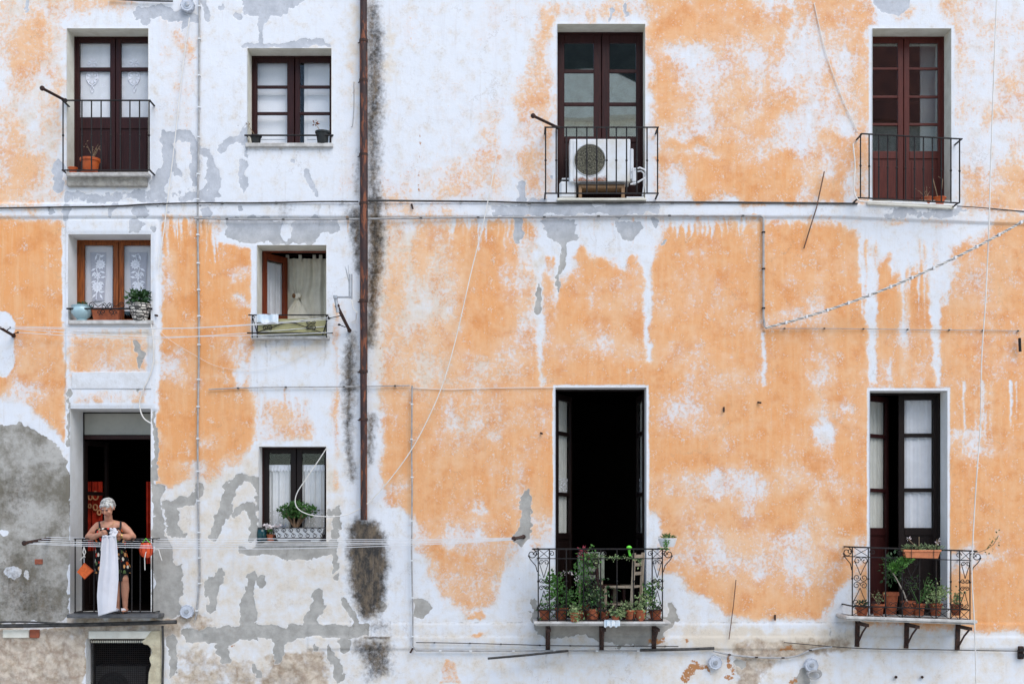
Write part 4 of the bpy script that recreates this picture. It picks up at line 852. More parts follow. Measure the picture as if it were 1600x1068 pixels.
# tab-top curtain, tied in the middle
d = .34; yy = d+.40
a_, b_ = W(416,402,yy), W(524,500,yy); tz = W(0,404,yy).z; kx = W(464,0,yy).x
m = MB()
def gat(s_, t, x0, x1):
    xx = x0 + (x1-x0)*s_; c_ = math.exp(-((t-.62)/.16)**2) * math.exp(-((xx-kx)/.20)**2); return xx + (kx-xx)*.72*c_
cloth(m, a_.x, b_.x, tz, b_.z, yy, 5.5, .022, 70, 26, gather=gat, seed=5)
ct = tag(m.build('tab_curtain', M['cream_cloth'], None, smooth=True, origin=(a_+b_)/2), 'cream tab top curtain tied in a knot in the open window', 'curtain')
for px in (449,469,491,501): m = MB(); q0, q1 = W(px-2.5,398,yy-.012), W(px+2.5,409,yy-.012); m.box((q0.x,yy-.02,q1.z),(q1.x,yy+.02,q0.z)); m.build('tab', M['cream_cloth'], ct, bev=.003)
m = MB(); m.bar(W(412,399,yy), W(530,399,yy), .008); m.build('curtain_rod', M['dark_wood'], ct)
m = MB(); q_ = W(463,463,yy-.05); m.ell(q_, (.05,.035,.05)); m.ell(q_+Vector((.045,-.02,.01)), (.03,.025,.04)); m.build('knot', M['cream_cloth'], ct, smooth=True)
m = MB(); m.ell(q_+Vector((-.03,-.03,.005)), (.026,.02,.035)); m.build('tie', simple('brown_cord',(.2,.1,.04,1)), ct, smooth=True)
m = MB(); v_ = []
apex = W(464,468,yy-.06)
for j in range(9):
    for i in range(13):
        t = j/8; s_ = i/12; half = (.03+.17*t); v_.append((apex.x + (s_-.5)*2*half - .01*t, yy-.06-.012*math.sin(s_*18), apex.z - .27*t))
m.add(v_, [(j*13+i,(j+1)*13+i,(j+1)*13+i+1,j*13+i+1) for j in range(8) for i in range(12)]); m.build('gathered_skirt', M['cream_cloth'], ct, smooth=True)
# sash curtain on the open left leaf
def leaf_curtain(L, name, label, bot_py, top_py, x_in0, x_in1, mat, folds, seed, off=.012, amp=.008, lace=None):
    Mx, u, w, h, zl = L; m = MB(); cloth(m, x_in0*u, w-x_in1*u, zl(top_py), zl(bot_py), .045+off, folds, amp, seed=seed, xf=Mx)
    o0 = Mx @ Vector((w/2, .05, zl((top_py+bot_py)/2))); o = tag(m.build(name, M[mat], None, smooth=True, origin=o0), label, 'curtain')
    if lace:
        m = MB(); cloth(m, x_in0*u, w-x_in1*u, zl(lace[0]), zl(lace[1]), .045+off-.016, folds, amp, seed=seed, xf=Mx); m.build('lace_hem', M['lace'], o, smooth=True)
    return o
leaf_curtain(LW6, 'sash_curtain', 'white sash curtain on the swung open red brown window leaf', 494, 406, 7, 5, 'sheer', 3, 8)
leaf_curtain(LM1, 'sash_curtain', 'white lace hemmed curtain on the left leaf of the tall open door', 833, 614, 8, 8, 'cream_sheer', 5, 9, lace=(745,768))
leaf_curtain(LM2, 'sash_curtain', 'thin white curtain seen edge-on on the right leaf of the tall open door', 833, 614, 8, 8, 'cream_sheer', 5, 10, lace=(745,768))
leaf_curtain(LB1, 'sash_curtain', 'narrow pale curtain on the ajar leaf of the lower right door', 826, 616, 6, 6, 'cream_sheer', 4, 11)
leaf_curtain(LB2, 'sash_curtain', 'wide white curtain behind the closed leaf of the lower right door', 826, 616, 9, 6, 'sheer', 3.2, 12)
d = .2
for i, (a_, b_) in enumerate(((416,456),(471,510))):
    c_ = curtain_px('half_curtain', ('sheer white half curtain in the left pane above the bonsai','sheer white half curtain in the right pane above the bonsai')[i], a_, 728, b_, 834, d+.09, 'sheer', 3.4, .014, i+20)
    m = MB(); q0, q1 = W(a_,728,d+.075), W(b_,735,d+.075); cloth(m, q0.x, q1.x, q0.z+.02, q1.z, d+.075, 8, .006, seed=2, hemw=.012); m.build('heading', M['motif'], c_, smooth=True)
    m = MB(); q0, q1 = W(a_,795,d+.074), W(b_,836,d+.074); cloth(m, q0.x, q1.x, q0.z, q1.z, d+.074, 3.4, .014, seed=i+20); m.build('lace_hem', M['lace'], c_, smooth=True)
# red curtains inside the lady's room
for i, (a_, b_) in enumerate(((133,160),(228,242))):
    yy = .95; c_ = curtain_px('room_curtain', ('red patterned curtain hanging inside the dark doorway left of the woman','red curtain strip hanging inside the doorway right of the woman')[i], a_, 752, b_, 880, yy, 'red_cloth', 2.5, .02, i+30)
    m = MB()
    if i == 0:
        for px, py, r_ in ((141,776,.028),(149,774,.042),(149,792,.03),(140,790,.02),(155,800,.025)): q_ = W(px,py,yy-.035); m.tube([q_+Vector((r_*math.cos(t*math.pi/6),0,r_*1.4*math.sin(t*math.pi/6))) for t in range(13)], .011, 5, False)
        m.build('ring_pattern', simple('pale_orange_print',(.75,.36,.17,1)), c_)
# ------------------------------------------------------------------ pots and plants
def pot_shape(m, c, r, h, taper=.72, rim=.16, n=22, wall=.012):
    m.lathe(c, [(r*taper*.96,0),(r*taper,.004),(r*.97*(1-rim*.3),h*(1-rim)),(r*1.06,h*(1-rim)+.001),(r*1.08,h*.99),(r*1.0,h),(r*.93,h*.995),(r*.90,h*.86),(0,h*.86)], n)
def potted(name, label, c, r, h, mat, group=None, saucer=False, cat='potted plant', taper=.72, rim=.16):
    e_ = empty(name, c, label, cat, group); m = MB(); pot_shape(m, c, r, h, taper, rim); m.build('pot', M[mat], e_, smooth=True)
    m = MB(); m.lathe(Vector(c)+Vector((0,0,h*.80)), [(r*.88,0),(r*.86,h*.07),(0,h*.08)], 16); m.build('soil', M['soil'], e_)
    if saucer: m = MB(); m.lathe(c, [(r*.9,-.004),(r*1.15,.022),(r*1.1,.025),(r*.85,.006),(0,.005)], 22); m.build('saucer', M[mat], e_, smooth=True)
    return e_
def twigs(e_, c, n, h, seed, mat='dry', spread=.6, r0=.004, leaf=None, nl=0, ls=.02):
    r = random.Random(seed); m = MB(); tips = []
    for i in range(n):
        p = Vector(c); pts = [p.copy()]; d_ = Vector((r.uniform(-spread,spread), r.uniform(-spread,spread)*.6, 1)).normalized(); L = h*r.uniform(.55,1)
        for q_ in range(4): d_ = (d_ + Vector((r.uniform(-.35,.35), r.uniform(-.25,.25), r.uniform(-.15,.25)))).normalized(); p = p + d_*L/4; pts.append(p.copy())
        m.tube(pts, [r0*(1-.18*q_) for q_ in range(5)], 5); tips += pts[2:]
    m.build('stem', M[mat], e_)
    if leaf:
        m = MB()
        for _ in range(nl): t = r.choice(tips); m.leaf(t + Vector((r.uniform(-1,1),r.uniform(-1,1),r.uniform(-1,1)))*ls*1.2, Vector((r.uniform(-1,1),r.uniform(-1,1),r.uniform(-.8,.8))).normalized(), ls*r.uniform(.7,1.3), r)
        m.build('foliage', M[leaf], e_)
def on(px, y, z): p = W(px, 0, y); return Vector((p.x, y, z))
zt = W(0,269,-.12).z + .001
e_ = potted('potted_plant', 'large orange plastic pot with a dried plant on the top left balcony', on(141,.04,zt), .128, .225, 'orange_pot', None, True); twigs(e_, on(145,.04,zt+.2), 7, .30, 3, spread=.35, leaf='dry', nl=26, ls=.03)
e_ = potted('flower_pot', 'small empty terracotta pot beside the orange plastic pot on the top left balcony', on(114,-.03,zt), .062, .085, 'orange_pot', cat='flower pot')
zt = W(0,223,-.05).z + .001
e_ = potted('potted_plant', 'low black plastic pot with one bare stem on the top window sill', on(400,.02,zt), .076, .115, 'black_plastic', 'black pots on the window sill'); m = MB(); m.tube([on(400,.02,zt+.1), W(394,205,.02), W(388,196,.02)], .004); m.build('stem', M['dry'], e_); m = MB(); m.leaves(W(387,195,.02), (.025,.02,.025), 10, .035, 4); m.build('withered_leaf', M['dry'], e_)
e_ = potted('potted_plant', 'taller black plastic pot with a reddish dry leaf on the top window sill', on(504,.0,zt), .095, .165, 'black_plastic', 'black pots on the window sill'); m = MB(); m.tube([on(502,.0,zt+.14), W(498,201,.0), W(493,194,.0)], .004); m.tube([on(508,0,zt+.14), W(511,206,0), W(515,203,0)], .005); m.build('stem', M['dry'], e_); m = MB(); m.leaves(W(492,193,.0), (.03,.02,.03), 12, .05, 4, asp=.5); m.build('withered_leaf', simple('reddish_dry_leaf',(.26,.09,.04,1)), e_)
zt4 = W(0,314,-.07).z + .012
e_ = potted('potted_plant', 'shallow terracotta pot with thin twigs on the top right balcony', on(1449,.05,zt4-.030), .072, .10, 'terracotta', 'terracotta pots on the top right balcony'); twigs(e_, on(1447,.05,zt4+.05), 4, .22, 5, spread=.4, leaf='dry', nl=6, ls=.025)
e_ = potted('potted_plant', 'wide orange pot with one tall bare twig on the top right balcony', on(1467,.04,zt4-.038), .092, .10, 'orange_pot', 'terracotta pots on the top right balcony'); m = MB(); m.tube([on(1467,.04,zt4), W(1460,288,.04), W(1457,277,.04)], .006); m.build('stem', M['dry'], e_); m = MB(); m.tube([on(1470,.04,zt4), W(1473,280,.04), W(1466,276,.04)], .004); m.build('stem', M['dry'], e_)
# lace window sill
zs = W(0,500,-.07).z + .001
e_ = empty('succulent_bowl', on(128,.03,zs), 'pale blue footed ceramic bowl with a succulent on the lace window sill', 'potted plant'); m = MB(); c_ = on(128,.03,zs)
m.lathe(c_, [(.075,0),(.08,.012),(.06,.025),(.10,.06),(.138,.11),(.142,.15),(.128,.185),(.140,.20),(.143,.21),(.125,.212),(.12,.18),(0,.18)], 26); m.build('bowl', M['blue_ceramic'], e_, smooth=True)
for s_ in (-1,1): m = MB(); m.ell(c_+Vector((s_*.142,0,.17)), (.022,.03,.02)); m.build('handle', M['blue_ceramic'], e_, smooth=True)
m = MB(); m.leaves(c_+Vector((0,0,.2)), (.10,.07,.05), 70, .055, 3, .1, .5); m.build('foliage', M['leaf_dark'], e_)
e_ = empty('window_box', on(168,.06,zs), 'terracotta trough behind the scrolls on the lace window sill', 'planter'); c_ = on(168,.08,zs); m = MB(); m.add([c_+Vector(v_) for v_ in ((-.165,-.08,0),(.165,-.08,0),(.165,.08,0),(-.165,.08,0),(-.195,-.10,.17),(.195,-.10,.17),(.195,.10,.17),(-.195,.10,.17))], [(0,3,2,1),(0,1,5,4),(1,2,6,5),(2,3,7,6),(3,0,4,7)]); m.box(c_+Vector((-.2,-.105,.15)), c_+Vector((.2,-.09,.178))); m.build('trough', M['terracotta'], e_, bev=.006)
m = MB(); m.box(c_+Vector((-.18,-.085,.12)), c_+Vector((.18,.085,.14))); m.build('soil', M['soil'], e_)
e_ = empty('potted_plant', on(218,.0,zs), 'leafy dark plant in a patterned cream and black pot on the lace window sill', 'potted plant'); c_ = on(219,.0,zs); m = MB(); m.lathe(c_, [(.085,0),(.09,.01),(.125,.10),(.150,.175),(.148,.20),(.152,.202),(.152,.225),(.135,.227),(.13,.19),(0,.19)], 26); m.build('pot', M['pattern'], e_, smooth=True)
m = MB(); m.leaves(c_+Vector((-.01,0,.31)), (.165,.13,.10), 230, .075, 8, .15, .6, .2); m.build('foliage', M['leaf_dark'], e_); m = MB()
for i in range(6): m.bar(c_+Vector((0,0,.19)), c_+Vector((rnd.uniform(-.1,.1),rnd.uniform(-.06,.06),.33)), .005, 5)
m.build('stem', M['leaf_dark'], e_)
# cage window: olive cloth, blue cloth
yy = -.12; m = MB(); q0, q1 = W(403,498,yy), W(509,523,yy); cloth(m, q0.x, q1.x, q0.z, q1.z, yy, 2, .006, seed=4); tag(m.build('windbreak_cloth', M['olive_cloth'], None, smooth=True, origin=(q0+q1)/2), 'olive cloth stretched behind the black iron window cage', 'cloth')
yy = -.165; m = MB(); q0, q1 = W(401,491,yy), W(435,504,yy); cloth(m, q0.x, q1.x, q0.z, q1.z, yy, 1.6, .01, seed=7, hemw=.02)
m.add([(q0.x,yy,q0.z),(q1.x,yy,q0.z),(q1.x,yy+.05,q0.z+.012),(q0.x,yy+.05,q0.z+.012)],[(0,1,2,3)]); tag(m.build('small_cloth', M['blue_cloth'], None, smooth=True, origin=(q0+q1)/2), 'small pale blue cloth drying over the iron window cage', 'cloth')
# bonsai window sill
zs = W(0,846,-.03).z + .002
e_ = empty('bonsai_planter', on(468,.03,zs), 'white planter with a branching jade bonsai on the lower window sill', 'potted plant'); c_ = on(468,.05,zs); m = MB()
m.add([c_+Vector(v_) for v_ in ((-.29,-.07,.02),(.29,-.07,.02),(.29,.07,.02),(-.29,.07,.02),(-.34,-.095,.19),(.34,-.095,.19),(.34,.095,.19),(-.34,.095,.19))], [(0,3,2,1),(0,1,5,4),(1,2,6,5),(2,3,7,6),(3,0,4,7)]); m.box(c_+Vector((-.35,-.1,.175)), c_+Vector((.35,-.085,.195)))
for s_ in (-1,1): m.box(c_+Vector((s_*.22-.06,-.06,0)), c_+Vector((s_*.22+.06,.06,.022)))
m.build('trough', M['white_plastic'], e_, bev=.006); m = MB(); m.box(c_+Vector((-.32,-.085,.16)), c_+Vector((.32,.085,.17))); m.build('soil', M['soil'], e_)
m = MB(); r = random.Random(5); tips = []
for i in range(9):
    a0 = c_+Vector((-.05+.02*r.uniform(-1,1),0,.16)); sx_ = -1+2*i/8; p1_ = a0+Vector((sx_*.07,r.uniform(-.03,.03),.10)); p2_ = a0+Vector((sx_*.16,r.uniform(-.06,.06),.20)); p3_ = a0+Vector((sx_*.22+.02,r.uniform(-.08,.08),.26+.08*(1-abs(sx_))))
    m.tube([a0,p1_,p2_,p3_],[.016,.012,.009,.005],6); tips += [p2_,p3_]
m.build('trunk', simple('brown_bark',(.22,.13,.07,1),(.13,.08,.05,1)), e_, smooth=True)
m = MB()
for t in tips: m.leaves(t+Vector((0,0,.01)), (.075,.06,.045), 52, .04, int(t.x*1e4)%999, .1, .75)
m.leaves(c_+Vector((-.06,0,.43)), (.11,.07,.05), 150, .045, 77, .1, .75); m.leaves(c_+Vector((-.05,-.02,.50)), (.07,.05,.045), 60, .045, 78, .1, .75)
m.build('foliage', M['leaf'], e_)
e_ = empty('jar', on(409,.0,zs), 'dark teal glass jar at the left end of the bonsai window sill', 'jar'); c_ = on(409,.0,zs); m = MB(); m.lathe(c_, [(.06,0),(.068,.02),(.068,.12),(.06,.16),(.05,.17)], 20); m.build('jar_body', M['teal_glass'], e_, smooth=True); m = MB(); m.lathe(c_+Vector((0,0,.165)), [(.056,0),(.056,.03),(0,.032)], 18); m.build('lid', M['black_plastic'], e_)
e_ = potted('potted_plant', 'small terracotta pot of white flowers beside the teal jar', on(423,.02,zs), .058, .10, 'terracotta'); c_ = on(422,.02,zs); m = MB(); m.leaves(c_+Vector((0,0,.13)), (.08,.06,.05), 70, .04, 12, .1); m.build('foliage', M['leaf'], e_); m = MB(); m.leaves(c_+Vector((-.04,0,.20)), (.05,.04,.03), 36, .04, 13, .1, .9); m.leaves(c_+Vector((.07,0,.20)), (.07,.05,.035), 46, .042, 14, .1, .9); m.build('flower', M['petal'], e_)
# ------------------------------------------------------------------ air conditioner, stand, canister
e_ = empty('air_conditioner', W(938,290,-.05), 'old white air conditioner with a rusty fan side on the balcony', 'air conditioner'); y0_, y1_ = -.09, .19
m = MB(); a_ = W(890,217,y0_); b_ = W(985,284,y0_); m.box((a_.x,y0_,b_.z),(b_.x,y1_,a_.z)); m.R(891,284,986,287,y0_-.006,y1_); 
XA = MB(); XA.box((a_.x,y0_,b_.z),(b_.x,y1_,a_.z))
oo = XA.build('casing', [M['ac_white']], e_, bev=.012)
m = MB(); q0, q1 = W(896,221,y0_-.006), W(948,283,y0_-.006); m.box((q0.x,y0_-.006,q1.z),(q1.x,y0_,q0.z)); m.build('fan_panel', M['ac_rusty'], e_, bev=.003)
m = MB(); c_ = W(921.5,250,y0_-.008); m.lathe((0,0,0), [(.205,0),(.215,.012),(.222,.0)], 32); m.v = [(c_.x+p[0], c_.y-p[2], c_.z+p[1]) for p in m.v]; m.build('fan_ring', M['ac_rusty'], e_, smooth=True)
m = MB(); m.disc((c_.x,c_.y-.002,c_.z), .207, 32); m.build('fan_guard', M['grille'], e_)
m = MB()
for r_ in (.03,.065,.10,.135,.17,.20): m.tube([(c_.x+r_*math.cos(t*math.pi/14), c_.y-.012, c_.z+r_*math.sin(t*math.pi/14)) for t in range(29)], .004, 4, False)
for t in range(16): m.bar((c_.x+.03*math.cos(t*math.pi/8),c_.y-.012,c_.z+.03*math.sin(t*math.pi/8)), (c_.x+.2*math.cos(t*math.pi/8+.3),c_.y-.012,c_.z+.2*math.sin(t*math.pi/8+.3)), .003, 4)
m.build('fan_wire', M['grille'], e_)
m = MB(); m.R(985,232,990,280,-.10,.10); m.R(988,262,996,284,-.12,.06); m.build('valve_cover', M['white_plastic'], e_, bev=.01)
m = MB(); m.tube([W(986,268,-.10), W(993,264,-.12), W(1000,262,-.13), W(1007,265,-.12), W(1010,270,-.11), W(1009,277,-.11), W(1003,281,-.11), W(996,285,-.11), W(985,288,-.10)], .012, 8); m.tube([W(986,272,-.09), W(994,268,-.10), W(1002,267,-.10), W(1006,271,-.10), W(1006,290,-.03), W(1004,306,.02)], .012, 8); m.build('hose', M['white_plastic'], e_, smooth=True)
e_ = empty('stand', W(940,309,-.05), 'rough wooden stand under the air conditioner', 'stand'); m = MB(); m.R(906,288,976,293,-.07,.18); m.build('top_board', M['bare_wood'], e_, bev=.004); zf = W(0,309,-.07).z+.001
for px in (904,971):
    for yy in (-.065,.12): m = MB(); p_ = W(px,289,yy); m.box((p_.x,yy,zf),(p_.x+.045,yy+.045,p_.z)); m.build('leg', M['bare_wood'], e_, bev=.003)
m = MB(); m.R(905,285.5,976,288,-.095,-.075); m.build('front_rail', M['dark_cable'], e_)
c_ = on(887,.04,zf); e_ = empty('canister', c_, 'white plastic canister standing left of the air conditioner stand', 'canister'); m = MB(); m.box(c_+Vector((-.115,-.07,0)), c_+Vector((.115,.07,.24))); m.build('body', M['white_plastic'], e_, bev=.03); m = MB(); m.tube([c_+Vector((-.09,0,.23)), c_+Vector((-.07,0,.285)), c_+Vector((.02,0,.285)), c_+Vector((.03,0,.235))], .013, 8); m.build('handle', M['white_plastic'], e_, smooth=True); m = MB(); m.lathe(c_+Vector((-.085,0,.24)), [(.024,0),(.024,.03),(0,.031)], 12); m.build('cap', M['black_plastic'], e_)
m = MB(); p_ = W(996,306,-.15); m.box((p_.x-.14,-.05,zf),(p_.x+.10,.08,zf+.02)); tag(m.build('tray', M['white_plastic'], None, bev=.005, origin=(p_.x,-.1,zf)), 'flat white tray on the floor right of the air conditioner stand', 'tray')
# ------------------------------------------------------------------ condenser behind the wire screen
e_ = empty('condenser', W(186,1090,.4), 'dark condenser unit with a round fan behind the wire screen', 'condenser'); y0_ = .3
m = MB(); m.R(148,1040,228,1125,y0_,y0_+.3); m.build('casing', simple('dull_dark_metal',(.085,.08,.08,1),(.065,.06,.06,1)), e_, bev=.01)
m = MB(); c_ = W(177,1074,y0_-.004); m.disc((c_.x,c_.y,c_.z), .215, 32); m.build('fan_opening', M['black_plastic'], e_)
m = MB()
for r_ in (.06,.12,.18,.215): m.tube([(c_.x+r_*math.cos(t*math.pi/14), c_.y-.01, c_.z+r_*math.sin(t*math.pi/14)) for t in range(29)], .004, 4, False)
m.build('fan_wire', M['iron'], e_)
# ------------------------------------------------------------------ middle balcony
zb = W(0,970.5,-.5).z + .002
def bal_pot(name, label, px, y, r, h, mat='terracotta', group='terracotta pots on the crowded balcony', z=None, saucer=False): return potted(name, label, on(px,y,zb if z is None else z), r, h, mat, group, saucer)
def vine(e_, pts, n, seed, mat, ls=.035, sp=.05):
    r = random.Random(seed); m = MB(); P = [Vector(p) for p in pts]; m.tube(P, .004, 5); m.build('stem', M['leaf_dark'], e_); m = MB()
    for _ in range(int(n*1.4)):
        i = r.randrange(len(P)-1); t = r.random(); p = P[i].lerp(P[i+1], t) + Vector((r.gauss(0,sp), r.gauss(0,sp), r.gauss(0,sp))); m.leaf(p, Vector((r.uniform(-1,1), r.uniform(-1,.6), r.uniform(-1,.7))).normalized(), ls*1.12*r.uniform(.6,1.3), r, .6)
    m.build('foliage', M[mat], e_)
e_ = bal_pot('potted_plant', 'bushy bright green plant at the left end of the crowded balcony', 851, -.36, .075, .14); vine(e_, [on(853,-.36,zb+.1), W(860,930,-.36), W(866,912,-.34), W(863,900,-.34)], 190, 1, 'leaf_light', .05, .055)
e_ = bal_pot('potted_plant', 'terracotta pot with a mixed green shrub second from the left on the crowded balcony', 877, -.34, .085, .17); vine(e_, [on(877,-.34,zb+.14), W(882,938,-.33), W(878,922,-.33), W(893,930,-.33)], 190, 2, 'leaf', .042, .07); vine(e_, [W(874,900,-.33), W(884,892,-.33), W(897,893,-.33), W(902,910,-.34)], 26, 3, 'petal', .028, .012)
e_ = bal_pot('potted_plant', 'trailing variegated plant spilling over the balcony edge left of its centre', 897, -.50, .06, .12); vine(e_, [on(897,-.5,zb+.1), W(897,948,-.52), W(897,958,-.53), W(903,968,-.54)], 110, 4, 'leaf_pale', .038, .04)
e_ = bal_pot('potted_plant', 'tall climbing plant rising to the rail in the middle of the crowded balcony', 908, -.30, .085, .15); vine(e_, [on(908,-.3,zb+.12), W(908,930,-.3), W(912,905,-.3), W(910,886,-.32), W(917,872,-.34), W(928,866,-.36)], 260, 5, 'leaf_light', .045, .06); vine(e_, [W(927,864,-.4), W(932,872,-.4), W(931,880,-.4)], 40, 6, 'leaf_pale', .04, .03)
e_ = bal_pot('potted_plant', 'wide terracotta pot of dark foliage in the middle of the crowded balcony', 926, -.38, .095, .16); vine(e_, [on(926,-.38,zb+.14), W(922,935,-.36), W(932,925,-.36), W(940,920,-.36)], 170, 7, 'leaf_dark', .045, .07); vine(e_, [W(918,936,-.38), W(935,920,-.38)], 50, 8, 'leaf_pale', .03, .04)
e_ = bal_pot('potted_plant', 'small terracotta pot in front of the chair on the crowded balcony', 945, -.36, .065, .12); twigs(e_, on(945,-.36,zb+.1), 5, .25, 9, 'leaf_dark', .4, leaf='leaf', nl=40, ls=.035)
e_ = bal_pot('potted_plant', 'low pale leaved plant under the chair at the balcony rail', 962, -.47, .055, .07); vine(e_, [W(955,956,-.5), W(966,958,-.5), W(974,954,-.5)], 120, 10, 'leaf_pale', .036, .035)
e_ = bal_pot('potted_plant', 'terracotta pot with white tipped leaves right of the chair', 985, -.40, .085, .15); vine(e_, [on(985,-.4,zb+.14), W(982,946,-.42), W(975,945,-.42)], 80, 11, 'leaf_pale', .036, .035)
e_ = bal_pot('potted_plant', 'terracotta pot with a pale variegated shrub near the right end of the crowded balcony', 1001, -.42, .08, .15); vine(e_, [on(1001,-.42,zb+.13), W(1004,945,-.42), W(1010,932,-.40), W(1002,938,-.42), W(998,955,-.48)], 170, 12, 'leaf_pale', .038, .055)
e_ = bal_pot('potted_plant', 'terracotta pot with a bright climbing shoot at the right corner of the crowded balcony', 1024, -.36, .085, .15, saucer=True); vine(e_, [on(1022,-.36,zb+.13), W(1018,940,-.36), W(1016,925,-.36), W(1015,915,-.36)], 150, 13, 'leaf_light', .045, .04); vine(e_, [W(1020,905,-.44), W(1028,908,-.44), W(1030,922,-.44)], 40, 14, 'leaf_pale', .034, .03)
e_ = empty('flower_garland', W(960,869,-.46), 'string of small cream flowers wound along the balcony rail', 'flowers'); vine(e_, [W(938,868,-.47), W(950,871,-.47), W(962,870,-.47), W(975,869,-.47), W(985,872,-.47), W(998,873,-.47), W(1001,884,-.47)], 70, 15, 'leaf_pale', .03, .014)
e_ = potted('potted_plant', 'dark red flowering plant behind the rail of the crowded balcony', on(910,-.15,zb), .09, .20, 'terracotta'); m = MB(); m.leaves(W(912,866,-.15), (.08,.06,.09), 70, .05, 16, .1); m.build('flower', M['red_petal'], e_); twigs(e_, on(910,-.15,zb+.18), 5, .7, 17, 'leaf_dark', .12)
# chair facing left, side on
def chair(px, y, label, rot, mat):
    o0 = on(px, y, zb-.0); e_ = empty('chair', o0, label, 'chair', 'wooden chairs on the crowded balcony'); Rm = Matrix.Translation(o0) @ Matrix.Rotation(R_(rot), 4, 'Z')
    def bx(nm, a_, b_, lean=0):
        m = MB(); m.box(a_, b_); m.v = [tuple(Rm @ Vector((p[0]+lean*max(0,p[2]-.43), p[1], p[2]))) for p in m.v]; m.build(nm, M[mat], e_, bev=.004)
    for sx_ in (-1,1):
        bx('leg', (-.19,sx_*.18-.017,0), (-.155,sx_*.18+.017,.43)); bx('back_post', (.17,sx_*.18-.018,0), (.21,sx_*.18+.018,.90), .10)
        bx('stretcher', (-.155,sx_*.18-.01,.2), (.17,sx_*.18+.01,.225))
    bx('seat', (-.21,-.2,.43), (.20,.2,.46))
    for z_ in (.60,.72,.83): bx('back_slat', (.18,-.165,z_), (.20,.165,z_+.045), .10)
    return e_
chair(972, -.12, 'weathered wooden chair turned sideways on the crowded balcony', -25, 'grey_wood')
chair(948, .0, 'dark folding chair behind the weathered wooden chair', 200, 'dark_wood')
e_ = empty('balcony_table', on(930,.12,zb), 'pale cloth covered box standing in the tall open doorway', 'table'); m = MB(); q0 = W(903,862,.1); q1 = W(944,905,.1); m.box((q0.x,.06,q1.z),(q1.x,.16,q0.z)); m.build('cloth_cover', simple('grey_green_cloth',(.24,.26,.21,1),(.17,.19,.15,1)), e_, bev=.01)
for px in (906,940): m = MB(); p_ = W(px,903,.11); m.box((p_.x-.015,.08,zb),(p_.x+.015,.13,p_.z)); m.build('leg', M['grey_wood'], e_)
e_ = empty('fly_swatter', W(983,868,-.42), 'lime green plastic scoop stuck upright behind the balcony rail', 'scoop'); m = MB(); c_ = W(983,855,-.42); m.ell(c_, (.036,.02,.028)); m.build('head', M['lime'], e_, smooth=True); m = MB(); m.tube([c_, W(983,862,-.42), W(985,868,-.42)], [.022,.014,.018], 8); m.build('handle', M['lime'], e_, smooth=True)
e_ = empty('small_towel', W(956,973,-.5), 'crumpled white cloth lying on the edge of the crowded balcony', 'cloth'); m = MB(); q0, q1 = W(944,970,-.535), W(969,978,-.535); cloth(m, q0.x, q1.x, q0.z+.012, q1.z, -.535, 3, .01, seed=3, hemw=.015); m.add([(q0.x,-.535,q0.z+.012),(q1.x,-.535,q0.z+.012),(q1.x-.04,-.44,q0.z+.018),(q0.x+.02,-.44,q0.z+.018)],[(0,1,2,3)]); m.build('cloth_fold', M['blue_cloth'], e_, smooth=True)
e_ = empty('hanging_planter', W(1043,855,-.52), 'white hanging planter with trailing green herb on the balcony rail end', 'planter'); c_ = W(1043,854,-.52); m = MB(); m.lathe(c_, [(.085,0),(.10,.03),(.122,.10),(.127,.115),(.115,.117),(.11,.09),(0,.09)], 24); m.build('bowl', M['white_plastic'], e_, smooth=True); m = MB(); m.leaves(c_+Vector((.0,0,.125)), (.10,.08,.05), 140, .04, 18, .1, .35); m.build('foliage', M['leaf'], e_); vine(e_, [c_+Vector((-.03,-.1,.12)), c_+Vector((-.035,-.13,.04)), c_+Vector((-.03,-.12,-.03))], 50, 19, 'leaf_light', .03, .016)
m = MB(); m.tube([c_+Vector((.06,.08,.10)), c_+Vector((.03,.10,.12)), W(1038,857,-.46)], .006); m.build('hook', M['iron'], e_)
# ------------------------------------------------------------------ lower right balcony
zr = W(0,962.5,-.5).z + .005
e_ = empty('rail_planter', W(1441,866,-.52), 'long terracotta planter of grassy plants hooked on the lower right rail', 'planter'); a_, b_ = W(1413,858,-.56), W(1470,872,-.56); m = MB()
m.add([(a_.x,-.56,a_.z),(b_.x,-.56,a_.z-.012),(b_.x,-.42,a_.z-.012),(a_.x,-.42,a_.z),(a_.x+.03,-.545,b_.z+.01),(b_.x-.03,-.545,b_.z),(b_.x-.03,-.44,b_.z),(a_.x+.03,-.44,b_.z+.01)], [(0,4,5,1),(1,5,6,2),(2,6,7,3),(3,7,4,0),(4,7,6,5)]); m.box((a_.x-.008,-.568,a_.z-.03),(b_.x+.008,-.556,a_.z-.004)); m.build('trough', simple('orange_terracotta',(.60,.21,.09,1),(.48,.16,.07,1),16), e_, bev=.004)
m = MB(); m.box((a_.x+.01,-.55,a_.z-.05),(b_.x-.01,-.43,a_.z-.025)); m.build('soil', M['soil'], e_); m = MB()
for i in range(4): q_ = W(1418+i*15,857,-.49); m.leaves(q_, (.09,.06,.045), 60, .055, 30+i, .1, .22)
m.build('foliage', simple('grey_green_leaf',(.24,.30,.15,1),(.13,.20,.08,1),12), e_); m = MB()
for a__, b__ in (((1433,856),(1419,841)),((1436,856),(1436,838)),((1462,857),(1464,842)),((1458,857),(1468,845))): m.bar(W(*a__,-.49), W(*b__,-.49), .004, 5)
m.build('stem', M['dry'], e_); m = MB(); m.leaves(W(1419,841,-.49), (.02,.02,.02), 8, .03, 2, .1); m.leaves(W(1465,845,-.49), (.03,.03,.05), 16, .03, 3, .1); m.build('flower', M['petal'], e_)
m = MB()
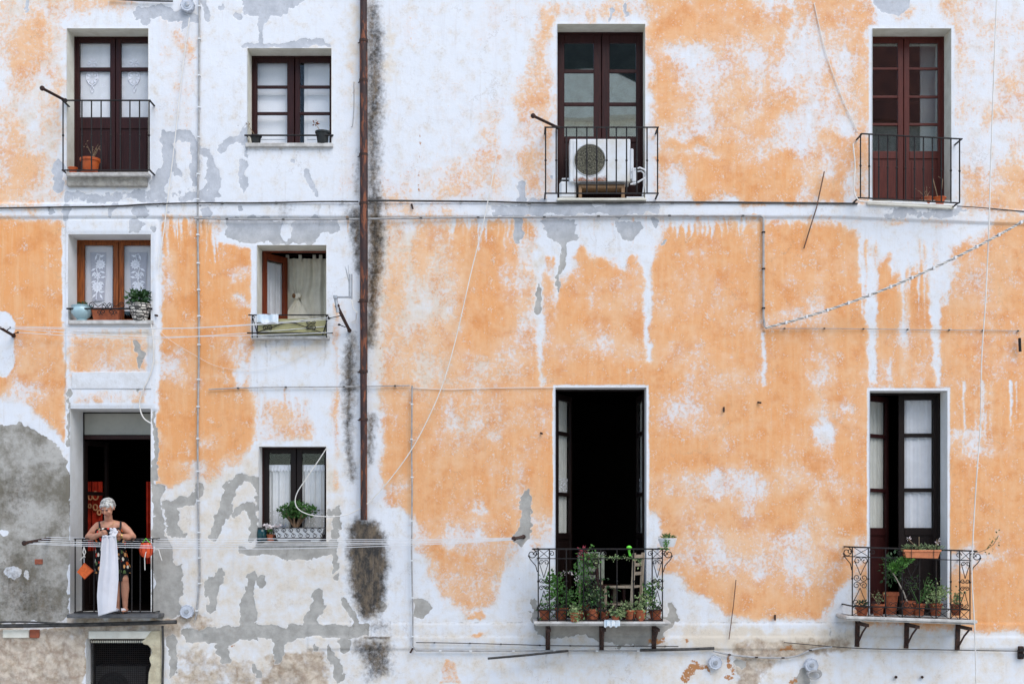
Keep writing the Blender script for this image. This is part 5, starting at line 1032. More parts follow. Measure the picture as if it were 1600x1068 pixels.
for px in (1424,1459): m.tube([W(px,857,-.455), W(px,856,-.565), W(px,872,-.57)], .005)
m.build('hook', M['iron'], e_)
def rbp(label, px, y, r, h): return potted('potted_plant', label, on(px,y,zr), r, h, 'terracotta', 'pots on the lower right balcony')
e_ = rbp('terracotta pot with a long leaning branch and bright leaves on the lower right balcony', 1420, -.30, .095, .19); m = MB(); m.tube([on(1418,-.3,zr+.16), W(1412,925,-.32), W(1400,902,-.36), W(1392,890,-.40)], [.012,.010,.008,.006], 6); m.build('stem', simple('pale_branch',(.5,.44,.36,1)), e_); m = MB(); m.leaves(W(1398,886,-.44), (.12,.06,.055), 130, .055, 40, .1, .6); m.leaves(W(1414,876,-.50), (.10,.06,.05), 110, .05, 41, .1, .5); m.build('foliage', M['leaf_light'], e_)
e_ = rbp('terracotta pot with a bare branching succulent in the middle of the lower right balcony', 1436, -.36, .08, .16); twigs(e_, on(1436,-.36,zr+.14), 9, .42, 43, 'leaf', .6, .008, 'leaf', 60, .04)
e_ = rbp('terracotta pot with pale leafy plant right of the middle on the lower right balcony', 1462, -.34, .085, .16); vine(e_, [on(1462,-.34,zr+.14), W(1455,930,-.34), W(1466,922,-.34), W(1478,920,-.34)], 200, 44, 'leaf_pale', .042, .06)
e_ = rbp('small terracotta pot with pale sprigs at the right of the lower right balcony', 1494, -.34, .075, .15); vine(e_, [on(1494,-.34,zr+.13), W(1494,940,-.34), W(1498,925,-.34)], 110, 45, 'leaf_pale', .035, .035)
e_ = rbp('terracotta pot with reddish sprigs at the left of the lower right balcony', 1372, -.34, .08, .15); twigs(e_, on(1372,-.34,zr+.13), 6, .25, 46, 'dry', .4, .004, 'leaf_pale', 40, .03)
e_ = rbp('small terracotta pot in the left corner of the lower right balcony', 1347, -.36, .085, .11); m = MB(); m.leaves(on(1347,-.36,zr+.15), (.09,.07,.05), 60, .045, 48, .1); m.build('foliage', M['leaf_dark'], e_)
e_ = empty('trailing_branch', W(1535,855,-.46), 'thin leafy shoot reaching out past the right end of the lower right rail', 'shoot'); m = MB(); P_ = [W(1516,865,-.46), W(1530,862,-.46), W(1543,857,-.46), W(1552,850,-.46), W(1558,840,-.46), W(1560,836,-.46)]; m.tube(P_, .005, 5); m.build('stem', M['dry'], e_); r = random.Random(3); m = MB()
for i in range(26): t = r.choice(P_[2:]); m.leaf(t+Vector((r.gauss(0,.03),r.gauss(0,.02),r.gauss(0,.03))), Vector((r.uniform(-1,1),r.uniform(-1,1),r.uniform(-1,1))).normalized(), .034, r, .7)
m.build('foliage', simple('olive_leaf',(.17,.17,.05,1),(.1,.11,.03,1)), e_)
e_ = rbp('dark leafy pot plant standing low behind the left rail of the lower right balcony', 1392, -.14, .10, .30); m = MB(); m.leaves(on(1393,-.14,zr+.62), (.15,.10,.26), 240, .055, 50, .15, .6); m.build('foliage', M['leaf_dark'], e_)
# ------------------------------------------------------------------ cables, pipes and lines
def cable(label, pts, r, mat, y=-.02, clips=0, sag=0, cat='cable', name='cable', clipmat=None, n=7, smooth=True, every=None, group=None):
    P = [W(p[0], p[1], p[2] if len(p) > 2 else y) for p in pts]
    if len(P) > 2 and smooth:
        Q = []
        for i in range(len(P)-1):
            p0, p1_, p2_, p3_ = P[max(i-1,0)], P[i], P[i+1], P[min(i+2,len(P)-1)]
            for k_ in range(8):
                t = k_/8; Q.append(.5*((2*p1_)+(p2_-p0)*t+(2*p0-5*p1_+4*p2_-p3_)*t*t+(3*p1_-p0-3*p2_+p3_)*t*t*t))
        Q.append(P[-1])
    else:
        Q = []
        for i in range(len(P)-1):
            n_ = max(2, int((P[i+1]-P[i]).length/.25))
            for k_ in range(n_): q_ = P[i].lerp(P[i+1], k_/n_); q_.z += rnd.uniform(-1,1)*.003 - 0; Q.append(q_)
        Q.append(P[-1])
    mid_ = sum(Q, Vector())/len(Q)
    if clips:
        e_ = empty(name, mid_, label, cat, group); m = MB(); m.tube(Q, r, n); m.build('cord', M[mat], e_, smooth=True)
        L = [0]
        for i in range(len(Q)-1): L.append(L[-1]+(Q[i+1]-Q[i]).length)
        pl = []; s_ = clips*.5
        while s_ < L[-1]:
            i = max(j for j in range(len(L)) if L[j] <= s_); i = min(i, len(Q)-2); pl.append(Q[i].lerp(Q[i+1], (s_-L[i])/max(1e-6, L[i+1]-L[i]))); s_ += clips*rnd.uniform(.8,1.2)
        m = MB(); m.box((-r-.006,-r-.005,-.009),(r+.006,r+.012,.009)); copies('clip', m, M[clipmat or mat], e_, pl)
        return e_
    m = MB(); m.tube(Q, r, n); return tag(m.build(name, M[mat], None, smooth=True, origin=mid_), label, cat, group)
cable('tall grey conduit with white clips left of the drainpipe', [(312,-200),(311,150),(309,330),(311,520),(309,700),(311,850),(312,900),(308,950),(305,968)], .013, 'grey_plastic', -.03, .42, clipmat='white_plastic', cat='conduit', name='conduit')
cable('thin white cord hanging from the top round junction box', [(296,28),(285,110),(272,230),(262,310),(256,360),(247,420)], .007, 'white_cable', -.05)
cable('white cord curling down beside the doorway of the woman', [(236,505),(240,545),(237,578),(224,608),(218,632),(224,652),(236,661)], .009, 'white_cable', -.06)
cable('thin pale cord running from the lace window towards the tab curtain window', [(240,505),(262,528),(300,552),(340,572),(392,578),(440,570),(480,548)], .0025, 'white_cable', -.03)
cable('dark cable along the top edge of the cornice left of the drainpipe', [(-60,326),(60,324),(180,322),(230,319),(310,317),(400,317),(500,315),(560,315)], .011, 'dark_cable', -.05, .8)
cable('dark cable along the top edge of the cornice right of the drainpipe', [(575,313),(660,314),(760,315),(850,317),(1000,316),(1110,316),(1250,317),(1340,318)], .013, 'dark_cable', -.05, .9)
cable('thin cable along the cornice at the far right', [(1495,322),(1540,325),(1600,330),(1680,334)], .007, 'dark_cable', -.04)
cable('pale cable along the lower edge of the cornice', [(303,341),(400,343),(560,342),(700,340),(850,339),(1000,337),(1100,337),(1188,337)], .012, 'grey_plastic', -.05, .9, clipmat='dark_cable')
cable('grey conduit dropping from the cornice to the twisted cable', [(1188,337),(1193,340),(1193,420),(1193,495),(1195,511)], .015, 'grey_plastic', -.045, .5, cat='conduit', name='conduit', smooth=False, clipmat='rust')
def twisted(label, p0, p1, r, n_tw, sag):
    e_ = empty('twisted_cable', p0.lerp(p1,.5), label, 'cable'); n_tw = 34
    for s_, mt in ((0,'white_cable'),(1,'white_cable'),(2,'grey_plastic')):
        Q = []; n_ = n_tw*8
        for i in range(n_+1):
            t = i/n_; p = p0.lerp(p1, t); p.z -= sag*4*t*(1-t); a__ = t*n_tw*2*math.pi + s_*2.1; Q.append(p + Vector((0, math.cos(a__), math.sin(a__)))*r)
        m = MB(); m.tube(Q, r*.75, 5); m.build('strand', M[mt], e_, smooth=True)
    m = MB(); m.box((-.012,-.03,-.022),(.012,.03,.022)); copies('tie', m, M['white_plastic'], e_, [p0.lerp(p1, t) - Vector((0,0,sag*4*t*(1-t))) for t in [i/15 for i in range(1,15)]])
twisted('thick twisted cable slanting up to the right edge', W(1196,512,-.08), W(1700,283,-.9), .011, 26, .22)
cable('thin horizontal cable below the twisted cable on the right', [(1197,513),(1300,513),(1450,515),(1560,516),(1596,517)], .005, 'grey_plastic', -.03, .5, clipmat='dark_cable')
cable('long white cord hanging down the wall on the right', [(1562,-120),(1555,60),(1549,230),(1545,360),(1540,470),(1534,560),(1532,660),(1525,760),(1520,850),(1519,905),(1524,1010),(1526,1200)], .008, 'white_cable', -.60)
cable('long pale cord sweeping down across the wall to a loop by the bonsai', [(776,242),(757,340),(735,430),(712,530),(688,610),(650,690),(612,745),(575,785),(540,804),(500,806),(474,800),(462,788),(464,770),(480,745),(497,720),(510,700)], .007, 'white_cable', -.09)
cable('thin horizontal cable left of the tall open door', [(326,608),(400,605),(520,604),(640,602)], .008, 'grey_plastic', -.035, .8, clipmat='dark_cable')
cable('white cord along the wall right of the drainpipe', [(642,605),(700,608),(760,606),(866,605)], .005, 'white_cable', -.02)
cable('grey conduit running down and along the bottom right of the drainpipe', [(644,602),(643,700),(644,760),(643,860),(645,960),(645,1008),(650,1016),(760,1016),(880,1016),(1010,1016)], .011, 'grey_plastic', -.05, .5, cat='conduit', name='conduit', smooth=False, clipmat='white_plastic')
cable('thin cable above the bottom conduit', [(650,1003),(720,1004),(800,1006),(880,1008),(1060,1009)], .006, 'dark_cable', -.055, .5)
cable('black pipe on the wall right of the crowded balcony', [(1000,1015),(1060,1014),(1116,1012)], .02, 'dark_cable', -.06, cat='pipe', name='pipe')
cable('sagging grey cable between the two round fixtures at the bottom', [(1114,1016),(1140,1022),(1180,1026),(1220,1027),(1245,1024),(1270,1014),(1300,1010)], .014, 'grey_plastic', -.05, .45, clipmat='rust')
cable('thin cable from the right fixture to the lower right balcony', [(1225,1003),(1340,1012),(1450,1014),(1560,1016),(1700,1018)], .006, 'dark_cable', -.05)
cable('thick dark pipe under the balcony of the woman', [(-60,978),(40,977),(150,975),(276,971)], .028, 'dark_cable', -.10, .8, cat='pipe', name='pipe')
cable('thin dark cable lying on the pipe under the balcony of the woman', [(-60,972),(40,971),(120,974),(200,972)], .012, 'dark_cable', -.13)
cable('dark vertical pipe beside the wire screened window', [(254,977),(255,1020),(254,1068),(254,1200)], .016, 'dark_cable', -.06, cat='pipe', name='pipe')
cable('dark cable along the top edge of the photo near the round junction box', [(170,-2),(220,1),(270,2)], .012, 'dark_cable', -.04)
cable('thin vertical cord on the upper white wall near the drainpipe', [(553,128),(553,165),(551,195),(548,198)], .004, 'grey_plastic', -.015)
cable('thin white cord crossing the upper wall left of the top right door', [(1272,5),(1290,80),(1315,150),(1340,205)], .0055, 'white_cable', -.02)
cable('white hose looping along the top right balcony edge', [(1333,225),(1336,260),(1334,295),(1340,311),(1352,315),(1400,317),(1450,319),(1490,321)], .009, 'white_cable', -.33)
# round fixtures
def fixture(label, px, py, r=10.5):
    c_ = W(px, py, -.02); e_ = empty('wall_fixture', c_, label, 'wall fixture', 'round fixtures on the facade'); rr_ = r/S
    def fac(m): m.v = [(c_.x+p[0], c_.y-p[2], c_.z+p[1]) for p in m.v]; return m
    m = MB(); m.lathe((0,0,0), [(rr_,-.05),(rr_,.045),(rr_*.93,.055),(rr_*.9,.05),(rr_*.62,.05),(rr_*.6,.058),(rr_*.3,.06),(0,.06)], 28); fac(m).build('housing', M['lamp_plastic'], e_, smooth=True)
    m = MB(); m.lathe((0,0,.056), [(rr_*.36,0),(rr_*.34,.014),(rr_*.15,.018),(0,.018)], 20); fac(m).build('hub', M['grey_metal'], e_, smooth=True)
    for i in range(8): a__ = i*math.pi/4; m = MB(); p_ = Vector((c_.x+rr_*.97*math.cos(a__), c_.y-.03, c_.z+rr_*.97*math.sin(a__))); m.ell(p_, (.012,.03,.012), 8, 5); m.build('lug', M['lamp_plastic'], e_, smooth=True)
    return e_
fixture('round pale fixture at the very top above the first window column', 294, 9.5); fixture('round pale fixture on the wall right of the balcony of the woman', 293, 954.5); fixture('round pale fixture below the sagging grey cable, the left of two', 1117, 1034); fixture('round pale fixture with a coil of loose wire beneath, the right of two', 1267, 1038)
m = MB()
for i in range(7): r_ = .10+.012*math.sin(i*2); m.tube([W(1272+math.cos(t*math.pi/10)*(12-i*.5), 1052+math.sin(t*math.pi/10)*(8-i*.3)+i*.4, -.05-.006*i) for t in range(21)], .006, 5)
tag(m.build('wire_coil', M['grey_plastic'], None, smooth=True, origin=W(1272,1052,-.05)), 'loose coil of grey wire under the bottom right round fixture', 'wire')
# rods and hooks
def rod(name, label, pts, r, mat, cat='rod'):
    P = [W(*p) for p in pts]; m = MB(); m.tube(P, r, 8); return tag(m.build(name, M[mat], None, smooth=True, origin=sum(P, Vector())/len(P)), label, cat)
def arm(label, p0, p1, mat='rust'):
    e_ = empty('bracket_arm', W(*p0), label, 'bracket'); m = MB(); a_, b_ = W(*p0), W(*p1); m.bar(a_, b_, .022, 4); m.build('bar', M[mat], e_); m = MB(); m.ell(b_, (.034,.03,.034)); m.build('end_knob', M[mat], e_, smooth=True); m = MB(); m.ell(a_, (.03,.03,.03)); m.build('wall_plate', M[mat], e_); return e_
arm('rusty square arm sticking out at the top left balcony', (102,157,-.05), (66,138,-.55)); arm('rusty square arm sticking out left of the air conditioner balcony', (873,200,-.05), (833,181,-.55))
e_ = arm('rusty clothesline arm at the left edge', (21,524,-.02), (-8,507,-.5)); 
for a__, b__ in (((8,518,-.18),(16,512,-.2)),((20,522,-.05),(28,519,-.08))): m = MB(); m.bar(W(*a__), W(*b__), .007); m.ell(W(*b__), (.014,)*3, 8, 5); m.build('hook', M['iron'], e_)
e_ = arm('rusty arm of the lower clothesline beside the grey cement patch', (76,841,-.02), (38,848,-.62)); arm('small iron hook arm left of the crowded balcony', (818,838,0), (803,841,-.5))
e_ = arm('rusty strut carrying the television antenna', (546,516,-.03), (527,478,-.45))
for a__, b__ in (((533,493,-.3),(514,497,-.32)),((540,511,-.12),(530,507,-.12))): m = MB(); m.bar(W(*a__), W(*b__), .006); m.ell(W(*b__), (.022,.02,.015), 8, 5); m.build('hook', M['iron'], e_)
e_ = empty('antenna', W(527,480,-.46), 'grey television antenna clamped on a rusty strut', 'antenna'); yy = -.46
m = MB(); m.bar(W(524,463,yy), W(528,488,yy), .022, 10); m.build('mast', M['grey_metal'], e_, smooth=True); m = MB(); m.R(520.5,461,527,466,yy-.03,yy+.03); m.build('clamp', M['grey_metal'], e_, bev=.004); m = MB(); m.bar(W(526,464,yy), W(549,464,yy), .012); m.build('boom', M['grey_metal'], e_); m = MB(); m.bar(W(546,428,yy), W(546,466,yy), .011); m.bar(W(549.5,428,yy), W(549.5,467,yy), .011); m.build('dipole', M['grey_metal'], e_)
for q_ in ((539,416),(541,420),(544,414)): m = MB(); m.bar(W(546,445,yy), W(*q_,yy), .003, 4); m.build('whip', M['grey_metal'], e_)
m = MB(); m.tube([W(549,468,yy), W(552,482,yy), W(558,488,yy), (W(560,492,0).x,-.2,W(560,494,0).z), W(556,500,-.05), W(549,503,-.02)], .006); m.build('lead', M['white_cable'], e_)
rod('rusty_rod', 'thin rusty rod leaning on the cornice left of the top right balcony', [(1288,268,-.06),(1281,300,-.06),(1276,324,-.07)], .008, 'rust_light'); rod('rusty_rod', 'slanted rusty rod hanging below the cornice left of the white streaks', [(1276,324,-.08),(1267,352,-.06),(1256,388,-.03)], .008, 'rust_light')
rod('rusty_rod', 'thin rusty rod standing between the two lower balconies', [(1150,905,-.05),(1146,945,-.05),(1139,998,-.05)], .006, 'rust_light'); rod('iron_peg', 'short dark iron peg at the right edge', [(1593,528,-.08),(1594,549,-.08)], .02, 'iron', 'peg')
rod('metal_pole', 'long thin metal pole under the crowded balcony', [(762,1028,-.25),(820,1023,-.22),(888,1016,-.18)], .016, 'dark_cable', 'pole')
for lab, pts in (('small bent hook on the orange wall below the horizontal cable', [(1131,636,-.01),(1131,643,-.04)]),('small nail hook on the orange wall left of the white streaks', [(1184,628,-.01),(1189,629,-.05)]),('small dark hook above the wall left of the tall open door', [(845,676,0),(847,677,-.05)]),('small black hook below the cable between drainpipe and air conditioner', [(643,319,-.04),(645,326,-.07)]),('dark nail at the lower left corner of the bottom conduit', [(645,1012,-.03),(641,1019,-.06)]),('thin iron pin left of the lower right balcony', [(1211,960,-.02),(1211,968,-.05)]),('rusty hook right of the lace window', [(242,492,0),(246,493,-.08)])):
    rod('wall_hook', lab, pts, .013, 'rust', 'hook')
for i, (px, py) in enumerate(((1400,1057),(1441,1057))): rod('wall_bolt', ('left of two small iron bolts at the bottom right','right of two small iron bolts at the bottom right')[i], [(px,py,.0),(px,py,-.05)], .02, 'rust', 'bolt')
e_ = empty('meter_box', W(1595,1018,-.05), 'small rusty iron latch at the bottom right edge', 'latch'); m = MB(); m.R(1592,1009,1600,1029,-.05,.01); m.build('plate', M['rust'], e_, bev=.004); m = MB(); m.R(1594,1012,1606,1017,-.09,-.05); m.R(1594,1021,1606,1026,-.09,-.05); m.build('bolt', M['iron'], e_)
# clotheslines
def line(lab, pts, grp, r=.0045):
    P = [W(*p) for p in pts]; Q = []
    for i in range(len(P)-1):
        L = (P[i+1]-P[i]).length
        for k_ in range(16): t = k_/16; q_ = P[i].lerp(P[i+1], t); q_.z -= L*.006*4*t*(1-t); Q.append(q_)
    Q.append(P[-1]); m = MB(); m.tube(Q, r, 5); return tag(m.build('clothesline', M['rope'], None, smooth=True, origin=sum(P,Vector())/len(P)), lab, 'clothesline', grp)
g1 = 'upper clotheslines below the lace window'
line('upper clothesline, highest of the set, ending at the iron cage', [(-4,509,-.45),(300,512,-.42),(515,496,-.32)], g1); line('upper clothesline, second of the set', [(16,512,-.2),(300,512.5,-.27),(528,497.5,-.3)], g1); line('upper clothesline, third of the set', [(-4,511,-.42),(230,526,-.4),(518,519,-.34)], g1); line('upper clothesline, lowest of the set', [(28,519,-.08),(230,529.5,-.14),(532,507.5,-.12)], g1)
g2 = 'lower clotheslines in front of the woman'
for i, (ya, yc, yb, yd) in enumerate(((838.5,841,839,-.10),(841.5,845,840,-.22),(844.5,849,841,-.32),(847.5,852,842,-.42),(849,857,843,-.52))):
    line(('lower clothesline closest to the wall','second of the lower clotheslines from the wall','middle one of the lower clotheslines','fourth of the lower clotheslines from the wall','outermost of the lower clotheslines')[i], [(72-i*7,ya,yd),(420,yc,yd),(816-i*3,yb,yd)], g2)
# ------------------------------------------------------------------ the woman and what she hangs out
XF[0] = None
zsl = W(0,959,-.3).z + .002                     # slab top
def body_mesh():
    m = MB(); P = lambda px, py, y: W(px, py, y)
    # trunk
    m.limb([(P(174,884,-.06),.155),(P(174,866,-.08),.15),(P(173,850,-.11),.155),(P(172,836,-.15),.165),(P(171,826,-.17),.135)], 20)
    m.limb([(P(155,822,-.17),.062),(P(171,820,-.18),.085),(P(190,822,-.17),.062)], 16)
    for s_ in (-1,1): m.ell(P(172+s_*9,837,-.255), (.085,.075,.085), 16, 10)
    m.limb([(P(171,820,-.18),.06),(P(169.5,811,-.225),.054),(P(169,806,-.25),.054)], 14)
    # arms: upper arm, elbow, forearm, wrist
    for ch in ([(154,822,-.165,.064),(147,829,-.175,.06),(138.5,838.5,-.19,.049),(147,838,-.30,.043),(154,835,-.385,.031)], [(191,822,-.165,.064),(199,829,-.175,.06),(207,838,-.19,.049),(199,838.5,-.30,.044),(190,837,-.385,.031)]):
        m.limb([(P(a_,b_,c_),r_) for a_, b_, c_, r_ in ch], 14)
    # legs and feet
    zf_ = zsl
    for px, yy, s_ in ((184,-.10,-1),(194.5,-.12,1)):
        k_ = P(px, 905, yy-.01); an = Vector((k_.x+.004*s_, yy+.01, zf_+.09)); hp = P(174+s_*7, 886, -.06)
        m.limb([(hp,.10),(k_,.056),(k_.lerp(an,.35)+Vector((0,.018,0)),.054),(k_.lerp(an,.75),.039),(an,.034)], 14)
        m.limb([(an+Vector((0,.02,-.045)),.036),(an+Vector((.004*s_,-.06,-.055)),.036),(an+Vector((.012*s_,-.13,-.065)),.026)], 12)
    # head, tilted forward, turned a little to the left of the picture
    hc = P(168.5,793,-.30); Hm = Matrix.Translation(hc) @ Matrix.Rotation(R_(-14),4,'Z') @ Matrix.Rotation(R_(27),4,'X') @ Matrix.Scale(.88,4)
    def he(c_, r_, n=16, q_=10): m.ell(Hm @ Vector(c_), r_, n, q_, Hm.to_3x3())
    he((0,.012,.025),(.088,.105,.105),22,14); he((0,-.03,-.055),(.066,.07,.07)); he((0,-.055,-.095),(.036,.036,.028)); he((0,-.075,.022),(.062,.025,.02)); 
    for s_ in (-1,1): he((s_*.045,-.068,-.035),(.03,.03,.03)); he((s_*.089,.015,-.01),(.012,.024,.034))
    n0 = len(m.v); m.tube([(0,-.086,.012),(0,-.105,-.018),(0,-.112,-.036)], [.011,.014,.017], 10); m.ell((0,-.110,-.036),(.019,.018,.014),10,6); m.ell((0,-.086,-.068),(.03,.014,.008),10,6); m.ell((0,-.084,-.080),(.026,.014,.009),10,6); m.v[n0:] = [tuple(Hm @ Vector(p)) for p in m.v[n0:]]
    # hands: palm, four unequal bent fingers, thumb
    hands = []
    for (wr_, tgt, s_) in ((P(154,835,-.385), P(159.5,832.5,-.42), 1), (P(190,837,-.385), P(183,834.5,-.42), -1)):
        ax = (tgt-wr_).normalized(); up = Vector((0,-.35,.94)); up = (up-ax*up.dot(ax)).normalized(); sd = ax.cross(up).normalized()
        if sd.y > 0: sd = -sd
        pc = wr_ + ax*.045; Rm = Matrix((ax, up, sd)).transposed()
        m.ell(pc, (.052,.038,.020), 14, 8, Rm); m.tube([wr_, pc], [.028,.026], 10)
        for i, L in enumerate((.074,.082,.077,.060)):
            b_ = pc + ax*.038 + up*(.028-.0185*i); k1 = b_ + ax*L*.42 + sd*.010; k2 = k1 + ax*L*.22 - up*.012 - sd*.020; k3 = k2 - ax*L*.10 - up*.008 - sd*.022
            m.limb([(b_,.0105),(k1,.0098),(k2,.0090),(k3,.0080)], 8)
        tb = pc + up*.026 - ax*.012; m.limb([(tb,.0125),(tb+up*.026+ax*.02+sd*.012,.0115),(tb+up*.036+ax*.048+sd*.004,.0095)], 8)
        hands.append(pc + ax*.05)
    return m, Hm, hands
m, Hm, hands = body_mesh()
pe = empty('person', Vector((W(174,0,-.1).x, -.1, zsl)), 'elderly woman in a black floral sundress leaning over the railing', 'person')
bo = m.build('body', M['skin'], pe, smooth=True)
rm = bo.modifiers.new('remesh', 'REMESH'); rm.mode = 'VOXEL'; rm.voxel_size = .0062; rm.use_smooth_shade = True
sm_ = bo.modifiers.new('smooth', 'SMOOTH'); sm_.factor = .5; sm_.iterations = 3
dg = bpy.context.evaluated_depsgraph_get(); nm_ = bpy.data.meshes.new_from_object(bo.evaluated_get(dg)); bo.modifiers.clear(); bo.data = nm_
if not nm_.materials: nm_.materials.append(M['skin'])
nm_.polygons.foreach_set('use_smooth', [True]*len(nm_.polygons))
# face details
def hp(nm, mt, c_, r_):
    m = MB(); m.ell(Hm @ Vector(c_), r_, 10, 6, Hm.to_3x3()); m.build(nm, M[mt] if isinstance(mt, str) else mt, pe, smooth=True)
eye_m = simple('dark_eye', (.02,.014,.01,1), None, 9, .2, 0)
for s_ in (-1,1): hp('eye', eye_m, (s_*.033,-.090,.003), (.013,.010,.006)); hp('eyebrow', 'hair', (s_*.034,-.098,.021), (.018,.006,.005))
hp('mouth', 'lips', (0,-.099,-.074), (.022,.006,.006))
# short grey hair with a fringe swept to one side
m = MB(); r = random.Random(11); v_ = []; f_ = []; n_, q_ = 40, 26
for j in range(q_+1):
    for i in range(n_):
        th = math.pi*j/q_; w = 2*math.pi*i/n_; p = Vector((math.sin(th)*math.cos(w), math.sin(th)*math.sin(w), math.cos(th)))
        b_ = 1 + .05*mnoise.noise(p*5) + .03*mnoise.noise(p*13); v_.append(Hm @ Vector((p.x*.094*b_, .019+p.y*.109*b_, .033+p.z*.105*b_)))
def keep_h(p): return (p.z > -.04 and p.y > .015) or p.z > (.080 - .34*p.x) or (p.z > .025 and p.y > -.035)
Hi = Hm.inverted(); idx = {}
for j in range(q_):
    for i in range(n_):
        fc = (j*n_+i,(j+1)*n_+i,(j+1)*n_+(i+1)%n_,j*n_+(i+1)%n_); c_ = Hi @ (sum((v_[t] for t in fc), Vector())/4)
        if keep_h(c_): f_.append(fc)
m.add(v_, f_)
for i in range(150):
    w = r.uniform(0, 2*math.pi); th = r.uniform(.1, 1.75); p = Vector((math.sin(th)*math.cos(w), math.sin(th)*math.sin(w), math.cos(th))); c_ = Vector((p.x*.094, .019+p.y*.109, .033+p.z*.105))
    if not keep_h(c_): continue
    t_ = Vector((-.5*math.cos(th) - .3, .25*p.y+r.uniform(-.2,.2), -.9*math.sin(th)-.1)).normalized(); e2 = c_ + t_*.04 + p*.006
    m.tube([Hm @ (c_-t_*.015), Hm @ (c_.lerp(e2,.5)+p*.006), Hm @ e2], [.008,.009,.003], 5)
for i in range(14):
    x_ = -.075 + i*.0105; c_ = Vector((x_+.02, -.072+abs(x_)*.35, .098-abs(x_)*.15)); m.tube([Hm @ c_, Hm @ (c_+Vector((-.016,-.026,-.018))), Hm @ (c_+Vector((-.030,-.022,-.050+.03*(i/14))))], [.010,.011,.004], 5)
ho = m.build('hair', M['hair'], pe, smooth=True)
# dress
m = MB(); P = W
def rg(px, py, y, rx, ry): p = P(px, py, y); return (p.x, y, p.z, rx, ry)
fold = lambda j, w: (.012 + .006*j)*math.sin(7*w+1.3*math.sin(j*.4)) + .01*math.sin(13*w)
m.rings([rg(172,824.5,-.172,.150,.158),rg(172,827.5,-.174,.176,.176),rg(172,831.5,-.176,.188,.188),rg(172,837,-.178,.194,.192),rg(172.5,845,-.155,.190,.180),rg(173,856,-.12,.182,.165),rg(174,866,-.10,.195,.172),rg(174.5,877,-.09,.212,.18),rg(175,887,-.085,.226,.182),rg(175.5,895,-.085,.232,.184)], 56, fold)
dr = m.build('dress', M['floral'], pe, smooth=True)
so = dr.modifiers.new('thickness','SOLIDIFY'); so.thickness = .006
m = MB(); m.rings([rg(175,891,-.085,.214,.170),rg(175.5,900,-.085,.212,.168),rg(176,907,-.085,.205,.16)], 48, fold); m.build('underskirt', M['dark'], pe, smooth=True)
for px in (155.5,188.5):
    m = MB(); m.tube([P(px+(2 if px < 170 else -2),831,-.300), P(px,821,-.262), P(px,814.8,-.185), P(px,822,-.10), P(px,832,-.06)], .014, 6); m.build('strap', M['dark'], pe, smooth=True)
m = MB(); m.tube([P(170+15.5*math.cos(R_(a_)), 823.5-8.5*math.sin(R_(a_)), -.30+.02*abs(math.cos(R_(a_)))) for a_ in range(180,361,15)], .008, 6); m.build('neckline_trim', M['dark'], dr, smooth=True)
m = MB(); m.tube([P(170+9*math.cos(R_(a_)), 814-7*math.sin(R_(a_)), -.27-.02*abs(math.sin(R_(a_)))) for a_ in range(180,361,15)], .003, 5); m.build('necklace', M['gold'], pe)
m = MB(); wq = W(190.5,837,-.385); m.lathe((0,0,0), [(.034,-.01),(.038,0),(.034,.01)], 14); m.v = [(wq.x+.004+p[2], wq.y+p[1], wq.z+p[0]) for p in m.v]; m.ell((wq.x+.004,wq.y-.036,wq.z),(.014,.006,.016),10,6); m.build('wristwatch', M['gold'], pe, smooth=True)
for px, s_ in ((184,-1),(194.5,1)):
    an = Vector((W(px,905,-.12).x, -.11, zsl)); m = MB(); m.ell(an+Vector((0,-.045,.012)), (.045,.115,.013), 16, 6); m.ell(an+Vector((0,-.09,.045)), (.046,.055,.030), 14, 8); m.build('slipper', M['sheet'], pe, smooth=True)
# the sheet she is pegging out
L_ = [(160,838.5),(158.5,850),(157.5,868),(155.5,888),(153,908),(151.5,930),(152.5,950),(153.5,962)]; Rr = [(181.5,838.5),(183,850),(184,868),(185,888),(185,905),(183.5,925),(182,942),(181,954)]
v_ = []; nx_ = 44; nr = 40
for j in range(nr+1):
    t = j/nr*7; i0 = min(int(t),6); q_ = t-i0; l_ = (L_[i0][0]*(1-q_)+L_[i0+1][0]*q_, L_[i0][1]*(1-q_)+L_[i0+1][1]*q_); r_ = (Rr[i0][0]*(1-q_)+Rr[i0+1][0]*q_, Rr[i0][1]*(1-q_)+Rr[i0+1][1]*q_)
    for i in range(nx_+1):
        s_ = i/nx_; a__ = j/nr; yy = -.535 + .008*math.sin(2*math.pi*(2.6*s_)+1.2*a__)*(1-.75*a__) + .030*math.sin(2*math.pi*.95*s_+.9+1.3*a__)*(.15+.55*a__) + .005*math.sin(2*math.pi*5*s_+2*a__)*max(0,1-2.2*a__)
        v_.append(W(l_[0]*(1-s_)+r_[0]*s_, l_[1]*(1-s_)+r_[1]*s_, yy))
m = MB(); m.add(v_, [(j*(nx_+1)+i,(j+1)*(nx_+1)+i,(j+1)*(nx_+1)+i+1,j*(nx_+1)+i+1) for j in range(nr) for i in range(nx_)])
